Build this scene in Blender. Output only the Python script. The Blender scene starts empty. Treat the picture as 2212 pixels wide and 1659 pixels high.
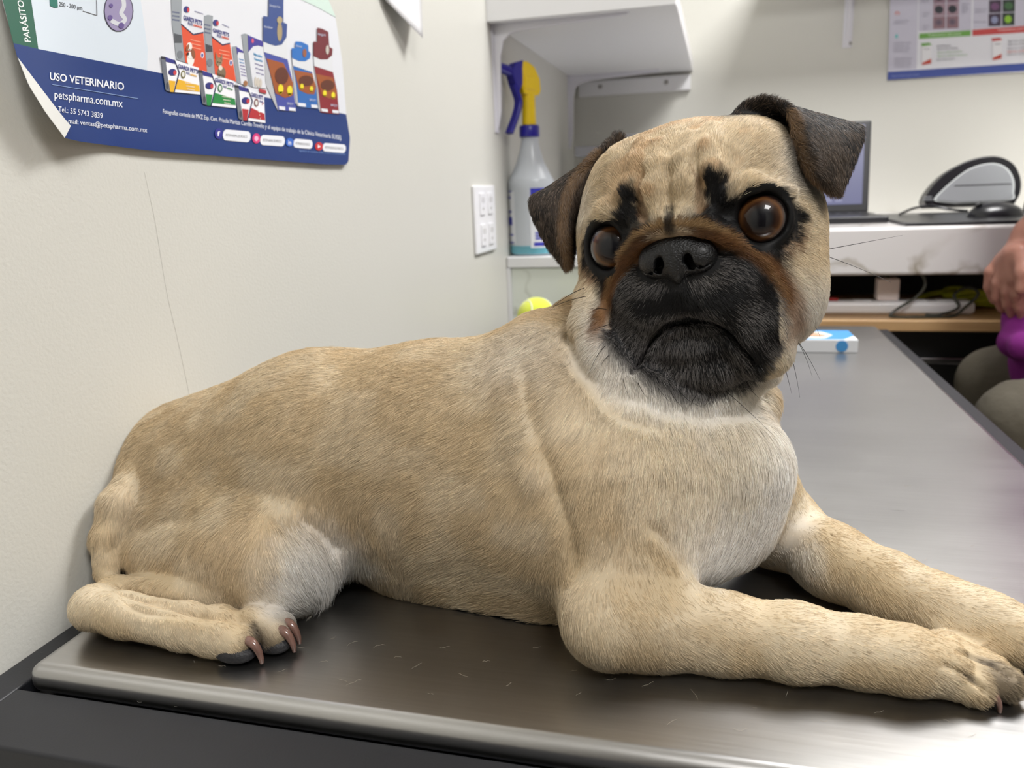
import bpy, bmesh, math, random
import numpy as np
from mathutils import Vector, Matrix
random.seed(7); rng = np.random.default_rng(7)
S = bpy.context.scene
COL = S.collection
# ---------------------------------------------------------------- camera
T = 0.90                      # height of the table top
CZ = T + 0.25                 # camera height
FPX = 1700.0; PX0, PY0 = 1106.0, 829.5
CR = np.array([0.96806146, 0.24803117, -0.03657249])     # camera right, up, forward
CU = np.array([-0.02513942, 0.24116958, 0.97015733])
CF = np.array([-0.24944943, 0.93825251, -0.23970233])
cam_d = bpy.data.cameras.new('camera'); cam = bpy.data.objects.new('camera', cam_d); COL.objects.link(cam)
cam.matrix_world = Matrix(((CR[0], CU[0], -CF[0], 0), (CR[1], CU[1], -CF[1], 0), (CR[2], CU[2], -CF[2], CZ), (0, 0, 0, 1)))
cam_d.sensor_fit = 'HORIZONTAL'; cam_d.sensor_width = 36.0; cam_d.lens = 36.0 * FPX / 2212.0
cam_d.clip_start = 0.01; cam_d.clip_end = 50
cam_d.dof.use_dof = True; cam_d.dof.focus_distance = 0.445; cam_d.dof.aperture_fstop = cam_d.lens / 2.4
S.camera = cam
# ---------------------------------------------------------------- world, lights, exposure
W = bpy.data.worlds.new('world'); S.world = W; W.use_nodes = True
W.node_tree.nodes['Background'].inputs[0].default_value = (0.9, 0.93, 1.0, 1)
W.node_tree.nodes['Background'].inputs[1].default_value = 0.25
LIGHTS = [  # x, y, size x, size y, power: LED panels in the ceiling
    (0.70, 1.30, 0.60, 0.60, 27.0),
    (0.70, -0.50, 0.60, 0.60, 18.0),
]
CEIL = 2.45
for lx, ly, sx, sy, pw in LIGHTS:
    ld = bpy.data.lights.new('ceiling_panel_light', 'AREA'); ld.shape = 'RECTANGLE'; ld.size = sx; ld.size_y = sy
    ld.energy = pw; ld.color = (1.0, 0.99, 0.985)
    lo = bpy.data.objects.new('ceiling_panel_light', ld); lo.location = (lx, ly, CEIL - 0.035); COL.objects.link(lo)
S.view_settings.view_transform = 'Standard'; S.view_settings.look = 'None'
S.view_settings.exposure = 0.32; S.view_settings.gamma = 1.0; S.view_settings.use_curve_mapping = False
S.cycles.max_bounces = 8; S.cycles.diffuse_bounces = 4; S.cycles.glossy_bounces = 4; S.cycles.transmission_bounces = 6
S.cycles.transparent_max_bounces = 8; S.cycles.use_denoising = True; S.cycles.caustics_reflective = False; S.cycles.caustics_refractive = False
# ---------------------------------------------------------------- helpers
def srgb(r, g, b):
    f = lambda c: (c / 255 / 12.92) if c / 255 <= 0.04045 else ((c / 255 + 0.055) / 1.055) ** 2.4
    return (f(r), f(g), f(b), 1.0)
def mat(name, col, rough=0.5, metal=0.0, **kw):
    m = bpy.data.materials.new(name); m.use_nodes = True
    b = m.node_tree.nodes['Principled BSDF']
    b.inputs['Base Color'].default_value = col; b.inputs['Roughness'].default_value = rough; b.inputs['Metallic'].default_value = metal
    for k, v in kw.items(): b.inputs[k.replace('_', ' ')].default_value = v
    return m
def noise_bump(m, scale=200, strength=0.1, dist=0.001, detail=3, coord='Object', stretch=None, colvar=None):
    nt = m.node_tree; N = nt.nodes; L = nt.links; b = N['Principled BSDF']
    tc = N.new('ShaderNodeTexCoord'); mp = N.new('ShaderNodeMapping'); L.new(tc.outputs[coord], mp.inputs[0])
    if stretch: mp.inputs['Scale'].default_value = stretch
    n = N.new('ShaderNodeTexNoise'); n.inputs['Scale'].default_value = scale; n.inputs['Detail'].default_value = detail
    L.new(mp.outputs[0], n.inputs['Vector'])
    if strength:
        bp = N.new('ShaderNodeBump'); bp.inputs['Strength'].default_value = strength; bp.inputs['Distance'].default_value = dist
        L.new(n.outputs[0], bp.inputs['Height']); L.new(bp.outputs[0], b.inputs['Normal'])
    if colvar:
        c2, sc2 = colvar
        n2 = N.new('ShaderNodeTexNoise'); n2.inputs['Scale'].default_value = sc2; n2.inputs['Detail'].default_value = 4; L.new(mp.outputs[0], n2.inputs['Vector'])
        mx = N.new('ShaderNodeMix'); mx.data_type = 'RGBA'; mx.inputs[6].default_value = b.inputs['Base Color'].default_value; mx.inputs[7].default_value = c2
        L.new(n2.outputs[0], mx.inputs[0]); L.new(mx.outputs[2], b.inputs['Base Color'])
    return m
def link(o, parent=None):
    COL.objects.link(o)
    if parent is not None: o.parent = parent
    return o
def tag(o, label=None, cat=None, group=None, kind=None):
    if label: o['label'] = label
    if cat: o['category'] = cat
    if group: o['group'] = group
    if kind: o['kind'] = kind
    return o
def thing(name, label, cat, loc, group=None, rotz=0.0):
    o = bpy.data.objects.new(name, None); o.location = loc; o.rotation_euler = (0, 0, rotz); o.empty_display_size = 0.02
    COL.objects.link(o); return tag(o, label, cat, group)
def from_data(name, V, F, m, parent=None, loc=(0, 0, 0), smooth=True):
    me = bpy.data.meshes.new(name); me.from_pydata([tuple(v) for v in V], [], [tuple(f) for f in F]); me.update()
    if smooth: me.polygons.foreach_set('use_smooth', [True] * len(me.polygons))
    for mm in (m if isinstance(m, (list, tuple)) else [m]): me.materials.append(mm)
    o = bpy.data.objects.new(name, me); o.location = loc
    return link(o, parent)
class MB:
    """collects shapes into one mesh"""
    def __init__(s): s.bm = bmesh.new()
    def box(s, x0, x1, y0, y1, z0, z1, mi=0, M=None):
        r = bmesh.ops.create_cube(s.bm, size=1.0)
        for v in r['verts']: v.co = Vector((x0 + (v.co.x + .5) * (x1 - x0), y0 + (v.co.y + .5) * (y1 - y0), z0 + (v.co.z + .5) * (z1 - z0)))
        if M is not None:
            for v in r['verts']: v.co = M @ v.co
        for f in {f for v in r['verts'] for f in v.link_faces}: f.material_index = mi
        return r['verts']
    def prism(s, pts, z0, z1, mi=0, M=None):
        """polygon pts (2D) extruded z0..z1, M maps local to world"""
        a = [s.bm.verts.new(Vector((p[0], p[1], z0))) for p in pts]; b = [s.bm.verts.new(Vector((p[0], p[1], z1))) for p in pts]
        fs = [s.bm.faces.new(a[::-1]), s.bm.faces.new(b)]; n = len(pts)
        for i in range(n): fs.append(s.bm.faces.new((a[i], a[(i + 1) % n], b[(i + 1) % n], b[i])))
        for f in fs: f.material_index = mi
        if M is not None:
            for v in a + b: v.co = M @ v.co
        return a + b
    def lathe(s, prof, n=40, mi=0, M=None, cap=True, sx=1, sy=1):
        rings = []
        for r, z in prof: rings.append([s.bm.verts.new(Vector((sx * r * math.cos(2 * math.pi * i / n), sy * r * math.sin(2 * math.pi * i / n), z))) for i in range(n)])
        fs = []
        for a, b in zip(rings, rings[1:]):
            for i in range(n): fs.append(s.bm.faces.new((a[i], a[(i + 1) % n], b[(i + 1) % n], b[i])))
        if cap: fs.append(s.bm.faces.new(rings[0][::-1])); fs.append(s.bm.faces.new(rings[-1]))
        for f in fs: f.material_index = mi
        if M is not None:
            for rg in rings:
                for v in rg: v.co = M @ v.co
    def tube(s, pts, rad, n=10, mi=0, close=False):
        """round tube along points; rad a number or a list"""
        P = [Vector(p) for p in pts]; m = len(P); rad = rad if hasattr(rad, '__len__') else [rad] * m
        rings = []; up = Vector((0, 0, 1)); prev = None
        for i in range(m):
            t = (P[(i + 1) % m if close else min(i + 1, m - 1)] - P[(i - 1) if (close or i) else 0]).normalized()
            if prev is None: x = t.cross(up if abs(t.z) < .9 else Vector((1, 0, 0))).normalized()
            else: x = (prev - t * prev.dot(t)).normalized()
            prev = x; y = t.cross(x)
            rings.append([s.bm.verts.new(P[i] + (x * math.cos(2 * math.pi * k / n) + y * math.sin(2 * math.pi * k / n)) * rad[i]) for k in range(n)])
        fs = []
        prs = list(zip(rings, rings[1:])) + ([(rings[-1], rings[0])] if close else [])
        for a, b in prs:
            for k in range(n): fs.append(s.bm.faces.new((a[k], a[(k + 1) % n], b[(k + 1) % n], b[k])))
        if not close: fs.append(s.bm.faces.new(rings[0][::-1])); fs.append(s.bm.faces.new(rings[-1]))
        for f in fs: f.material_index = mi
    def build(s, name, m, parent=None, bevel=0, seg=2, smooth=True, loc=(0, 0, 0)):
        bmesh.ops.recalc_face_normals(s.bm, faces=s.bm.faces)
        me = bpy.data.meshes.new(name); s.bm.to_mesh(me); s.bm.free()
        for mm in (m if isinstance(m, (list, tuple)) else [m]): me.materials.append(mm)
        o = bpy.data.objects.new(name, me); o.location = loc; link(o, parent)
        if smooth:
            me.polygons.foreach_set('use_smooth', [True] * len(me.polygons))
            me.set_sharp_from_angle(angle=math.radians(38))
        if bevel:
            bv = o.modifiers.new('bevel', 'BEVEL'); bv.width = bevel; bv.segments = seg; bv.limit_method = 'ANGLE'; bv.angle_limit = math.radians(38)
            bv.harden_normals = smooth
        return o
def cr_spline(pts, n=8, closed=False):
    P = [np.array(p, float) for p in pts]; out = []; m = len(P)
    rngi = range(m if closed else m - 1)
    for i in rngi:
        p0 = P[(i - 1) % m] if (closed or i > 0) else 2 * P[0] - P[1]; p1 = P[i]; p2 = P[(i + 1) % m]
        p3 = P[(i + 2) % m] if (closed or i + 2 < m) else 2 * P[-1] - P[-2]
        for k in range(n):
            t = k / n; out.append(.5 * ((2 * p1) + (-p0 + p2) * t + (2 * p0 - 5 * p1 + 4 * p2 - p3) * t * t + (-p0 + 3 * p1 - 3 * p2 + p3) * t ** 3))
    if not closed: out.append(P[-1])
    return out
# photo geometry: a pixel's ray, met with a real plane (camera at the origin, table top at z = -0.25)
def ray(px, py): return CR * (px - PX0) / FPX - CU * (py - PY0) / FPX + CF
def PD(px, py, depth): return ray(px, py) * depth
def PY(px, py, y): d = ray(px, py); return d * (y / d[1])
def PH(px, py, h): d = ray(px, py); return d * ((h - 0.25) / d[2])
def project(P):
    P = np.asarray(P); z = P @ CF
    return PX0 + FPX * (P @ CR) / z, PY0 - FPX * (P @ CU) / z
OFF = np.array([0, 0, CZ])
# ---------------------------------------------------------------- implicit surfaces (for the dog and the hand)
def smin(a, b, k):
    h = np.maximum(k - np.abs(a - b), 0) / k
    return np.minimum(a, b) - h * h * k * .25
class Field:
    def __init__(s, lo, hi, res):
        s.lo = np.array(lo, float); s.res = res
        s.n = np.ceil((np.array(hi) - s.lo) / res).astype(int) + 1
        s.ax = [s.lo[i] + res * np.arange(s.n[i]) for i in range(3)]
        s.f = np.full(s.n, 0.03, np.float32)
    def win(s, lo, hi):
        a = np.clip(np.floor((np.array(lo) - s.lo) / s.res).astype(int), 0, s.n); b = np.clip(np.ceil((np.array(hi) - s.lo) / s.res).astype(int) + 1, 0, s.n)
        sl = tuple(slice(a[i], b[i]) for i in range(3))
        X = s.ax[0][sl[0]][:, None, None].astype(np.float32); Y = s.ax[1][sl[1]][None, :, None].astype(np.float32); Z = s.ax[2][sl[2]][None, None, :].astype(np.float32)
        return sl, X, Y, Z
    def put(s, sl, d, k, cut=False):
        if cut: s.f[sl] = -smin(-s.f[sl], d, k)
        else: s.f[sl] = smin(s.f[sl], d, k)
    def cone(s, a, b, ra, rb, k=.01, cut=False):
        a = np.array(a, float); b = np.array(b, float); m = max(ra, rb) + .028
        sl, X, Y, Z = s.win(np.minimum(a, b) - m, np.maximum(a, b) + m)
        ba = b - a; L2 = max(ba @ ba, 1e-12)
        t = np.clip(((X - a[0]) * ba[0] + (Y - a[1]) * ba[1] + (Z - a[2]) * ba[2]) / L2, 0, 1)
        d = np.sqrt((X - a[0] - t * ba[0]) ** 2 + (Y - a[1] - t * ba[1]) ** 2 + (Z - a[2] - t * ba[2]) ** 2) - (ra + (rb - ra) * t)
        s.put(sl, d, k, cut)
    def chain(s, pts, k=.01, cut=False):
        for p, q in zip(pts, pts[1:]): s.cone(p[0], q[0], p[1], q[1], k, cut)
    def ell(s, c, r, A=None, k=.01, cut=False):
        """ellipsoid, rows of A are its axes"""
        c = np.array(c, float); r = np.array(r, float); A = np.eye(3) if A is None else np.array(A, float)
        m = r.max() + .028; sl, X, Y, Z = s.win(c - m, c + m)
        X = X - c[0]; Y = Y - c[1]; Z = Z - c[2]
        k0 = 0; k1 = 0
        for i in range(3):
            q = X * A[i, 0] + Y * A[i, 1] + Z * A[i, 2]; k0 = k0 + (q / r[i]) ** 2; k1 = k1 + (q / r[i] ** 2) ** 2
        k0 = np.sqrt(k0); k1 = np.sqrt(k1) + 1e-9
        s.put(sl, (k0 * (k0 - 1) / k1).astype(np.float32), k, cut)
    def torus(s, c, ax, R, r, k=.003, cut=False):
        c = np.array(c); ax = np.array(ax) / np.linalg.norm(ax); m = R + r + .015; sl, X, Y, Z = s.win(c - m, c + m)
        X = X - c[0]; Y = Y - c[1]; Z = Z - c[2]; h = X * ax[0] + Y * ax[1] + Z * ax[2]
        q = np.sqrt(np.maximum(X * X + Y * Y + Z * Z - h * h, 0)) - R
        s.put(sl, np.sqrt(q * q + h * h) - r, k, cut)
    def cloud(s, pts, r, k=.003):
        pts = np.asarray(pts, np.float32); m = .02
        sl, X, Y, Z = s.win(pts.min(0) - m, pts.max(0) + m)
        G = np.stack(np.broadcast_arrays(X, Y, Z), -1).reshape(-1, 3); D = np.empty(len(G), np.float32)
        p2 = (pts ** 2).sum(1); r = np.broadcast_to(np.asarray(r, np.float32), len(pts))
        from mathutils.kdtree import KDTree
        for i in range(0, len(G), 20000):
            g = G[i:i + 20000]; q = np.sqrt(np.maximum((g ** 2).sum(1)[:, None] + p2[None] - 2 * g @ pts.T, 0)) - r[None]
            D[i:i + 20000] = q.min(1)
        s.put(sl, D.reshape(s.f[sl].shape), k)
    def mesh(s):
        f = s.f; nx, ny, nz = f.shape; neg = f < 0
        c = np.zeros((nx - 1, ny - 1, nz - 1), np.uint8)
        for i in (0, 1):
            for j in (0, 1):
                for k in (0, 1): c += neg[i:nx - 1 + i, j:ny - 1 + j, k:nz - 1 + k]
        act = np.argwhere((c > 0) & (c < 8)); idx = np.full(c.shape, -1, np.int32); idx[tuple(act.T)] = np.arange(len(act))
        acc = np.zeros((len(act), 3)); cnt = np.zeros(len(act))
        C = [np.array((i, j, k)) for i in (0, 1) for j in (0, 1) for k in (0, 1)]
        for a in C:
            for d in range(3):
                if a[d]: continue
                b = a.copy(); b[d] = 1
                va = f[tuple((act + a).T)]; vb = f[tuple((act + b).T)]; m = (va < 0) != (vb < 0)
                t = np.where(m, va / np.where(m, va - vb, 1), 0)
                acc += np.where(m[:, None], a + t[:, None] * (b - a), 0); cnt += m
        V = s.lo + s.res * (act + acc / cnt[:, None]); F = []
        for d in range(3):
            e1, e2 = [(1, 2), (2, 0), (0, 1)][d]
            sa = [slice(None)] * 3; sb = [slice(None)] * 3; sa[d] = slice(0, -1); sb[d] = slice(1, None)
            ch = neg[tuple(sa)] != neg[tuple(sb)]; E_ = np.argwhere(ch)
            E_ = E_[(E_[:, e1] > 0) & (E_[:, e2] > 0) & (E_[:, e1] < s.n[e1] - 1) & (E_[:, e2] < s.n[e2] - 1)]
            o1 = np.zeros(3, int); o1[e1] = 1; o2 = np.zeros(3, int); o2[e2] = 1
            q = np.stack([idx[tuple((E_ - o1 - o2).T)], idx[tuple((E_ - o2).T)], idx[tuple(E_.T)], idx[tuple((E_ - o1).T)]], 1)
            fl = ~neg[tuple(E_.T)]; q[fl] = q[fl][:, ::-1]; F.append(q)
        return V, np.concatenate(F)
def np_mesh(name, V, F, mats, parent=None, loc=(0, 0, 0)):
    me = bpy.data.meshes.new(name); me.vertices.add(len(V)); me.vertices.foreach_set('co', np.asarray(V, np.float32).ravel())
    n = F.shape[1]; me.loops.add(F.size); me.loops.foreach_set('vertex_index', F.ravel().astype(np.int32))
    me.polygons.add(len(F)); me.polygons.foreach_set('loop_start', np.arange(0, F.size, n, dtype=np.int32)); me.polygons.foreach_set('loop_total', np.full(len(F), n, np.int32))
    me.polygons.foreach_set('use_smooth', np.ones(len(F), bool)); me.update(calc_edges=True); me.validate()
    for m in (mats if isinstance(mats, (list, tuple)) else [mats]): me.materials.append(m)
    o = bpy.data.objects.new(name, me); o.location = loc
    return link(o, parent)
def vnormals(V, F):
    a = V[F[:, 2]] - V[F[:, 0]]; b = V[F[:, 3]] - V[F[:, 1]]; n = np.cross(a, b); N = np.zeros_like(V)
    for i in range(4): np.add.at(N, F[:, i], n)
    return N / (np.linalg.norm(N, axis=1, keepdims=True) + 1e-12)
_perm = np.random.default_rng(3).random((64, 64, 64)).astype(np.float32)
def vnoise(P, s):
    q = np.asarray(P) * s + 100.0; i = np.floor(q).astype(int); t = q - i; t = t * t * (3 - 2 * t); r = 0
    for a in (0, 1):
        for b in (0, 1):
            for c in (0, 1):
                w = (t[:, 0] if a else 1 - t[:, 0]) * (t[:, 1] if b else 1 - t[:, 1]) * (t[:, 2] if c else 1 - t[:, 2])
                r = r + w * _perm[(i[:, 0] + a) % 64, (i[:, 1] + b) % 64, (i[:, 2] + c) % 64]
    return r
def sstep(a, b, x): t = np.clip((x - a) / (b - a), 0, 1); return t * t * (3 - 2 * t)
# ---------------------------------------------------------------- the room
WX = -0.397; WB = 2.27; RX = 2.3; RY = -1.7
m_wall = noise_bump(mat('wall_paint', srgb(214, 213, 206), .42), 420, .22, .0012, 2, colvar=(srgb(205, 204, 196), 3))
m_ceil = mat('ceiling_paint', srgb(235, 234, 230), .8)
m_floor = noise_bump(mat('floor_tile', srgb(196, 186, 174), .35), 6, 0, colvar=(srgb(182, 170, 158), 9))
m_white = noise_bump(mat('white_laminate', srgb(232, 232, 234), .35), 300, .04)
m_metalw = mat('white_enamel', srgb(226, 225, 232), .35)
m_screw = mat('screw_steel', (.35, .34, .33, 1), .35, 1)
m_black = noise_bump(mat('black_steel', srgb(30, 31, 35), .45), 900, .12, .0004, 2, colvar=(srgb(36, 37, 42), 30))
m_void = mat('black_panel', srgb(14, 14, 15), .5)
def struct(name, m, *bx):
    b = MB()
    for q in bx: b.box(*q)
    return tag(b.build(name, m, smooth=False), kind='structure')
struct('wall_left', m_wall, (WX - .1, WX, RY, WB + .1, 0, CEIL))
struct('wall_back', m_wall, (WX, RX, WB, WB + .1, 0, CEIL))
struct('wall_right', m_wall, (RX, RX + .1, RY, WB + .1, 0, CEIL))
struct('wall_front', m_wall, (WX - .1, RX + .1, RY - .1, RY, 0, CEIL))
struct('floor', m_floor, (WX - .1, RX + .1, RY - .1, WB + .1, -.1, 0))
struct('ceiling', m_ceil, (WX - .1, RX + .1, RY - .1, WB + .1, CEIL, CEIL + .1))
struct('baseboard_left', m_white, (WX, WX + .012, RY, WB, 0, .08))
struct('baseboard_back', m_white, (WX + .012, RX, WB - .012, WB, 0, .08))
m_added_door = mat('added_dark_door', srgb(58, 50, 46), .5); m_added_cab = mat('added_dark_cabinet', srgb(70, 66, 64), .5)
struct('added_door_1', m_added_door, (-.25, .75, RY, RY + .03, 0, 2.1))  # unseen door and its trim, added to darken reflections in eyes and steel
struct('added_trim_1', m_added_cab, (-.31, -.25, RY, RY + .035, 0, 2.16), (.75, .81, RY, RY + .035, 0, 2.16), (-.25, .75, RY, RY + .035, 2.1, 2.16))
cb = thing('added_cabinet', 'added tall dark cabinet against the right wall, unseen, to darken reflections', 'cabinet', (RX - .25, -.4, 0))  # cabinet added out of view so eyes and steel mirror something dark
b = MB(); b.box(-.22, .249, -.7, .7, .05, 2.0); b.build('carcass', m_added_cab, cb, bevel=.002)
for s_ in (-1, 1):
    b = MB(); b.box(-.24, -.221, min(s_ * .004, s_ * .696), max(s_ * .004, s_ * .696), .06, 1.99); d_ = b.build('door', m_added_cab, cb, bevel=.002)
    b = MB(); b.tube([(-.26, s_ * .05, 1.0), (-.26, s_ * .05, 1.15)], .006, 10); b.build('handle', m_screw, d_)
b = MB(); b.box(-.2, .249, -.68, .68, 0, .05); b.build('plinth', m_added_cab, cb)
m_glow = bpy.data.materials.new('panel_diffuser'); m_glow.use_nodes = True
_b = m_glow.node_tree.nodes['Principled BSDF']; _b.inputs['Base Color'].default_value = (.9, .9, .9, 1); _b.inputs['Emission Color'].default_value = (1, .98, .95, 1); _b.inputs['Emission Strength'].default_value = 6.0
for i, (lx, ly, sx, sy, pw) in enumerate(LIGHTS):
    t = thing('ceiling_light', ['square LED ceiling panel over the far side of the room', 'square LED ceiling panel behind the viewer'][i], 'lamp', (lx, ly, CEIL), 'ceiling light panels')
    b = MB(); hx, hy = sx / 2 + .02, sy / 2 + .02
    for q in ((-hx, hx, -hy, -hy + .02), (-hx, hx, hy - .02, hy), (-hx, -hx + .02, -hy + .02, hy - .02), (hx - .02, hx, -hy + .02, hy - .02)): b.box(*q, -.03, 0)
    b.build('frame', m_white, t)
    b = MB(); b.box(-hx + .02, hx - .02, -hy + .02, hy - .02, -.02, -.01); b.build('diffuser', m_glow, t)
# ---------------------------------------------------------------- examination table
def steel_mat():
    m = mat('brushed_steel', (.50, .485, .47, 1), .30, 1.0); nt = m.node_tree; N = nt.nodes; L = nt.links; b = N['Principled BSDF']
    tc = N.new('ShaderNodeTexCoord'); mp = N.new('ShaderNodeMapping'); mp.inputs['Scale'].default_value = (14, 420, 60); mp.inputs['Rotation'].default_value = (0, 0, .06); L.new(tc.outputs['Object'], mp.inputs[0])
    n = N.new('ShaderNodeTexNoise'); n.inputs['Scale'].default_value = 1.6; n.inputs['Detail'].default_value = 5; L.new(mp.outputs[0], n.inputs[0])
    mp2 = N.new('ShaderNodeMapping'); mp2.inputs['Scale'].default_value = (1, 1, 1); L.new(tc.outputs['Object'], mp2.inputs[0])
    n2 = N.new('ShaderNodeTexNoise'); n2.inputs['Scale'].default_value = 9; n2.inputs['Detail'].default_value = 6; L.new(mp2.outputs[0], n2.inputs[0])
    mr = N.new('ShaderNodeMapRange'); mr.inputs[3].default_value = .22; mr.inputs[4].default_value = .34; L.new(n2.outputs[0], mr.inputs[0])
    ad = N.new('ShaderNodeMath'); ad.operation = 'MULTIPLY_ADD'; ad.inputs[1].default_value = .05; L.new(n.outputs[0], ad.inputs[0]); L.new(mr.outputs[0], ad.inputs[2]); L.new(ad.outputs[0], b.inputs['Roughness'])
    cr = N.new('ShaderNodeMapRange'); cr.inputs[1].default_value = .3; cr.inputs[2].default_value = .7; cr.inputs[3].default_value = .96; cr.inputs[4].default_value = 1.03; L.new(n.outputs[0], cr.inputs[0])
    mx = N.new('ShaderNodeVectorMath'); mx.operation = 'SCALE'; mx.inputs[0].default_value = (.53, .525, .52); L.new(cr.outputs[0], mx.inputs['Scale']); L.new(mx.outputs[0], b.inputs['Base Color'])
    bp = N.new('ShaderNodeBump'); bp.inputs['Strength'].default_value = .02; bp.inputs['Distance'].default_value = .0004; L.new(n.outputs[0], bp.inputs['Height']); L.new(bp.outputs[0], b.inputs['Normal'])
    return m
m_steel = steel_mat()
TX0, TX1, TY0, TY1 = -.372, .2675, .308, 1.45
tb = thing('exam_table', 'stainless steel examination table with a black metal frame, pushed against the left wall', 'table', (-.05, .88, 0))
lo_ = (.05, -.88, 0)
pl = MB(); pl.box(TX0, TX1, TY0, TY1, T - .018, T)
pl.build('steel_top', m_steel, tb, bevel=.0075, seg=5, loc=lo_)
ZF = T - .0115
fr = MB()
for q in ((-.397, TX0 - .003, .262, 1.478), (TX1 + .003, .291, .262, 1.478), (TX0 - .003, TX1 + .003, .262, TY0 - .003), (TX0 - .003, TX1 + .003, TY1 + .003, 1.478)): fr.box(*q, ZF - .036, ZF)
fr.box(TX0 - .003, TX1 + .003, TY0 - .003, TY1 + .003, ZF - .03, ZF - .010)
fr.build('frame', m_black, tb, bevel=.002, seg=3, loc=lo_)
for x in (-.375, .265):
    for y in (.285, 1.455):
        b = MB(); b.box(x - .02, x + .02, y - .02, y + .02, 0.0, ZF - .034); b.build('leg', m_black, tb, bevel=.002, loc=lo_)
# ---------------------------------------------------------------- shelf on the left wall, its brackets and batten
def screw(b, p, n, r=.004, mi=0):
    M = Matrix.Translation(p) @ Vector(n).to_track_quat('Z', 'Y').to_matrix().to_4x4(); b.lathe([(r, 0), (r, .001), (r * .6, .0022), (.0005, .0024)], 14, mi, M)
ZS = CZ + .286
sh = thing('wall_shelf', 'white laminate shelf fixed to the left wall above the spray bottle', 'shelf', (-.2, 1.85, ZS))
b = MB(); b.box(WX, -.077, 1.435, WB, ZS, ZS + .03); o = b.build('board', m_white, sh, bevel=.001, loc=(.2, -1.85, -ZS))
b = MB(); b.box(WX, -.077, 1.413, 1.434, ZS - .004, ZS + .10); b.build('front_panel', m_white, sh, bevel=.001, loc=(.2, -1.85, -ZS))
def bracket(label, M, arm, drop):
    """local: x = along the shelf, z up, wall behind at x = 0"""
    t = thing('shelf_bracket', label, 'bracket', M.to_translation(), 'white shelf brackets'); M3 = M.to_3x3().to_4x4()
    b = MB(); prof = []
    b.box(0, .003, -.011, .011, -drop, 0, 0, M3); b.box(0, arm, -.011, .011, -.003, 0, 0, M3)
    pts = [(.003, -.003), (arm * .99, -.003), (arm * .99, -.006), (.06, -.015), (.034, -.019), (.020, -.030), (.014, -.055), (.011, -drop * .8), (.004, -drop * .98), (.003, -drop * .98)]
    b.prism(pts, -.004, .004, 0, M3 @ Matrix.Rotation(math.pi / 2, 4, 'X'))
    b.build('arm', m_metalw, t, bevel=.0008)
    for z in (-drop * .22, -drop * .95): b = MB(); screw(b, M3 @ Vector((.003, .007, z)), M3.to_3x3() @ Vector((1, 0, 0))); b.build('screw', m_screw, t)
    for x in (arm * .14, arm * .93): b = MB(); screw(b, M3 @ Vector((x, .007, -.003)), M3.to_3x3() @ Vector((0, 0, -1))); b.build('screw', m_screw, t)
    return t
bracket('white steel bracket under the front end of the left shelf', Matrix.Translation((WX, 1.448, ZS)), .24, .185)
bracket('white steel bracket in the wall corner under the left shelf', Matrix.Translation((WX, 2.19, ZS)), .24, .185)
bracket('white bracket on the back wall between the shelf and the eye chart', Matrix.Translation((.30, WB, CZ + .50)) @ Matrix.Rotation(-math.pi / 2, 4, 'Z'), .24, .185)
bt = thing('shelf_batten', 'white wooden batten screwed to the back wall below the shelf', 'batten', (-.23, WB, ZS - .025))
b = MB(); b.box(-.15, .148, -.018, 0, -.022, .016); b.build('board', m_white, bt, bevel=.0015)
for x in (-.09, .085): b = MB(); screw(b, (x, -.018, 0), (0, -1, 0), .006); b.build('screw', m_screw, bt)
us = MB(); us.box(.12, .85, 1.97, WB, CZ + .50, CZ + .53); tag(us.build('upper_shelf', m_white, bevel=.001), 'white upper shelf on the back wall above the computer desk', 'shelf')
# ---------------------------------------------------------------- outlet plate
m_plast = mat('white_plastic', srgb(240, 240, 243), .22)
m_slot = mat('slot_dark', srgb(120, 116, 112), .5)
op = thing('outlet_plate', 'white four-gang wall outlet plate beside the spray bottle', 'outlet', (WX, 1.34, CZ - .048))
b = MB(); b.box(0, .006, -.062, .062, -.057, .057); b.build('plate', m_plast, op, bevel=.003, seg=3)
for iy in (-.024, .024):
    for iz in (-.026, .026):
        b = MB(); b.box(.006, .0085, iy - .013, iy + .013, iz - .0185, iz + .0185); r_ = b.build('receptacle', m_plast, op, bevel=.0015)
        b = MB(); b.box(.0083, .0088, iy - .0065, iy - .0045, iz + .002, iz + .011); b.box(.0083, .0088, iy + .0045, iy + .0065, iz + .002, iz + .011)
        b.lathe([(.0022, 0), (.0022, .0006)], 12, 0, Matrix.Translation((.0083, iy, iz - .008)) @ Matrix.Rotation(math.pi / 2, 4, 'Y')); b.build('slots', m_slot, r_)
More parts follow.
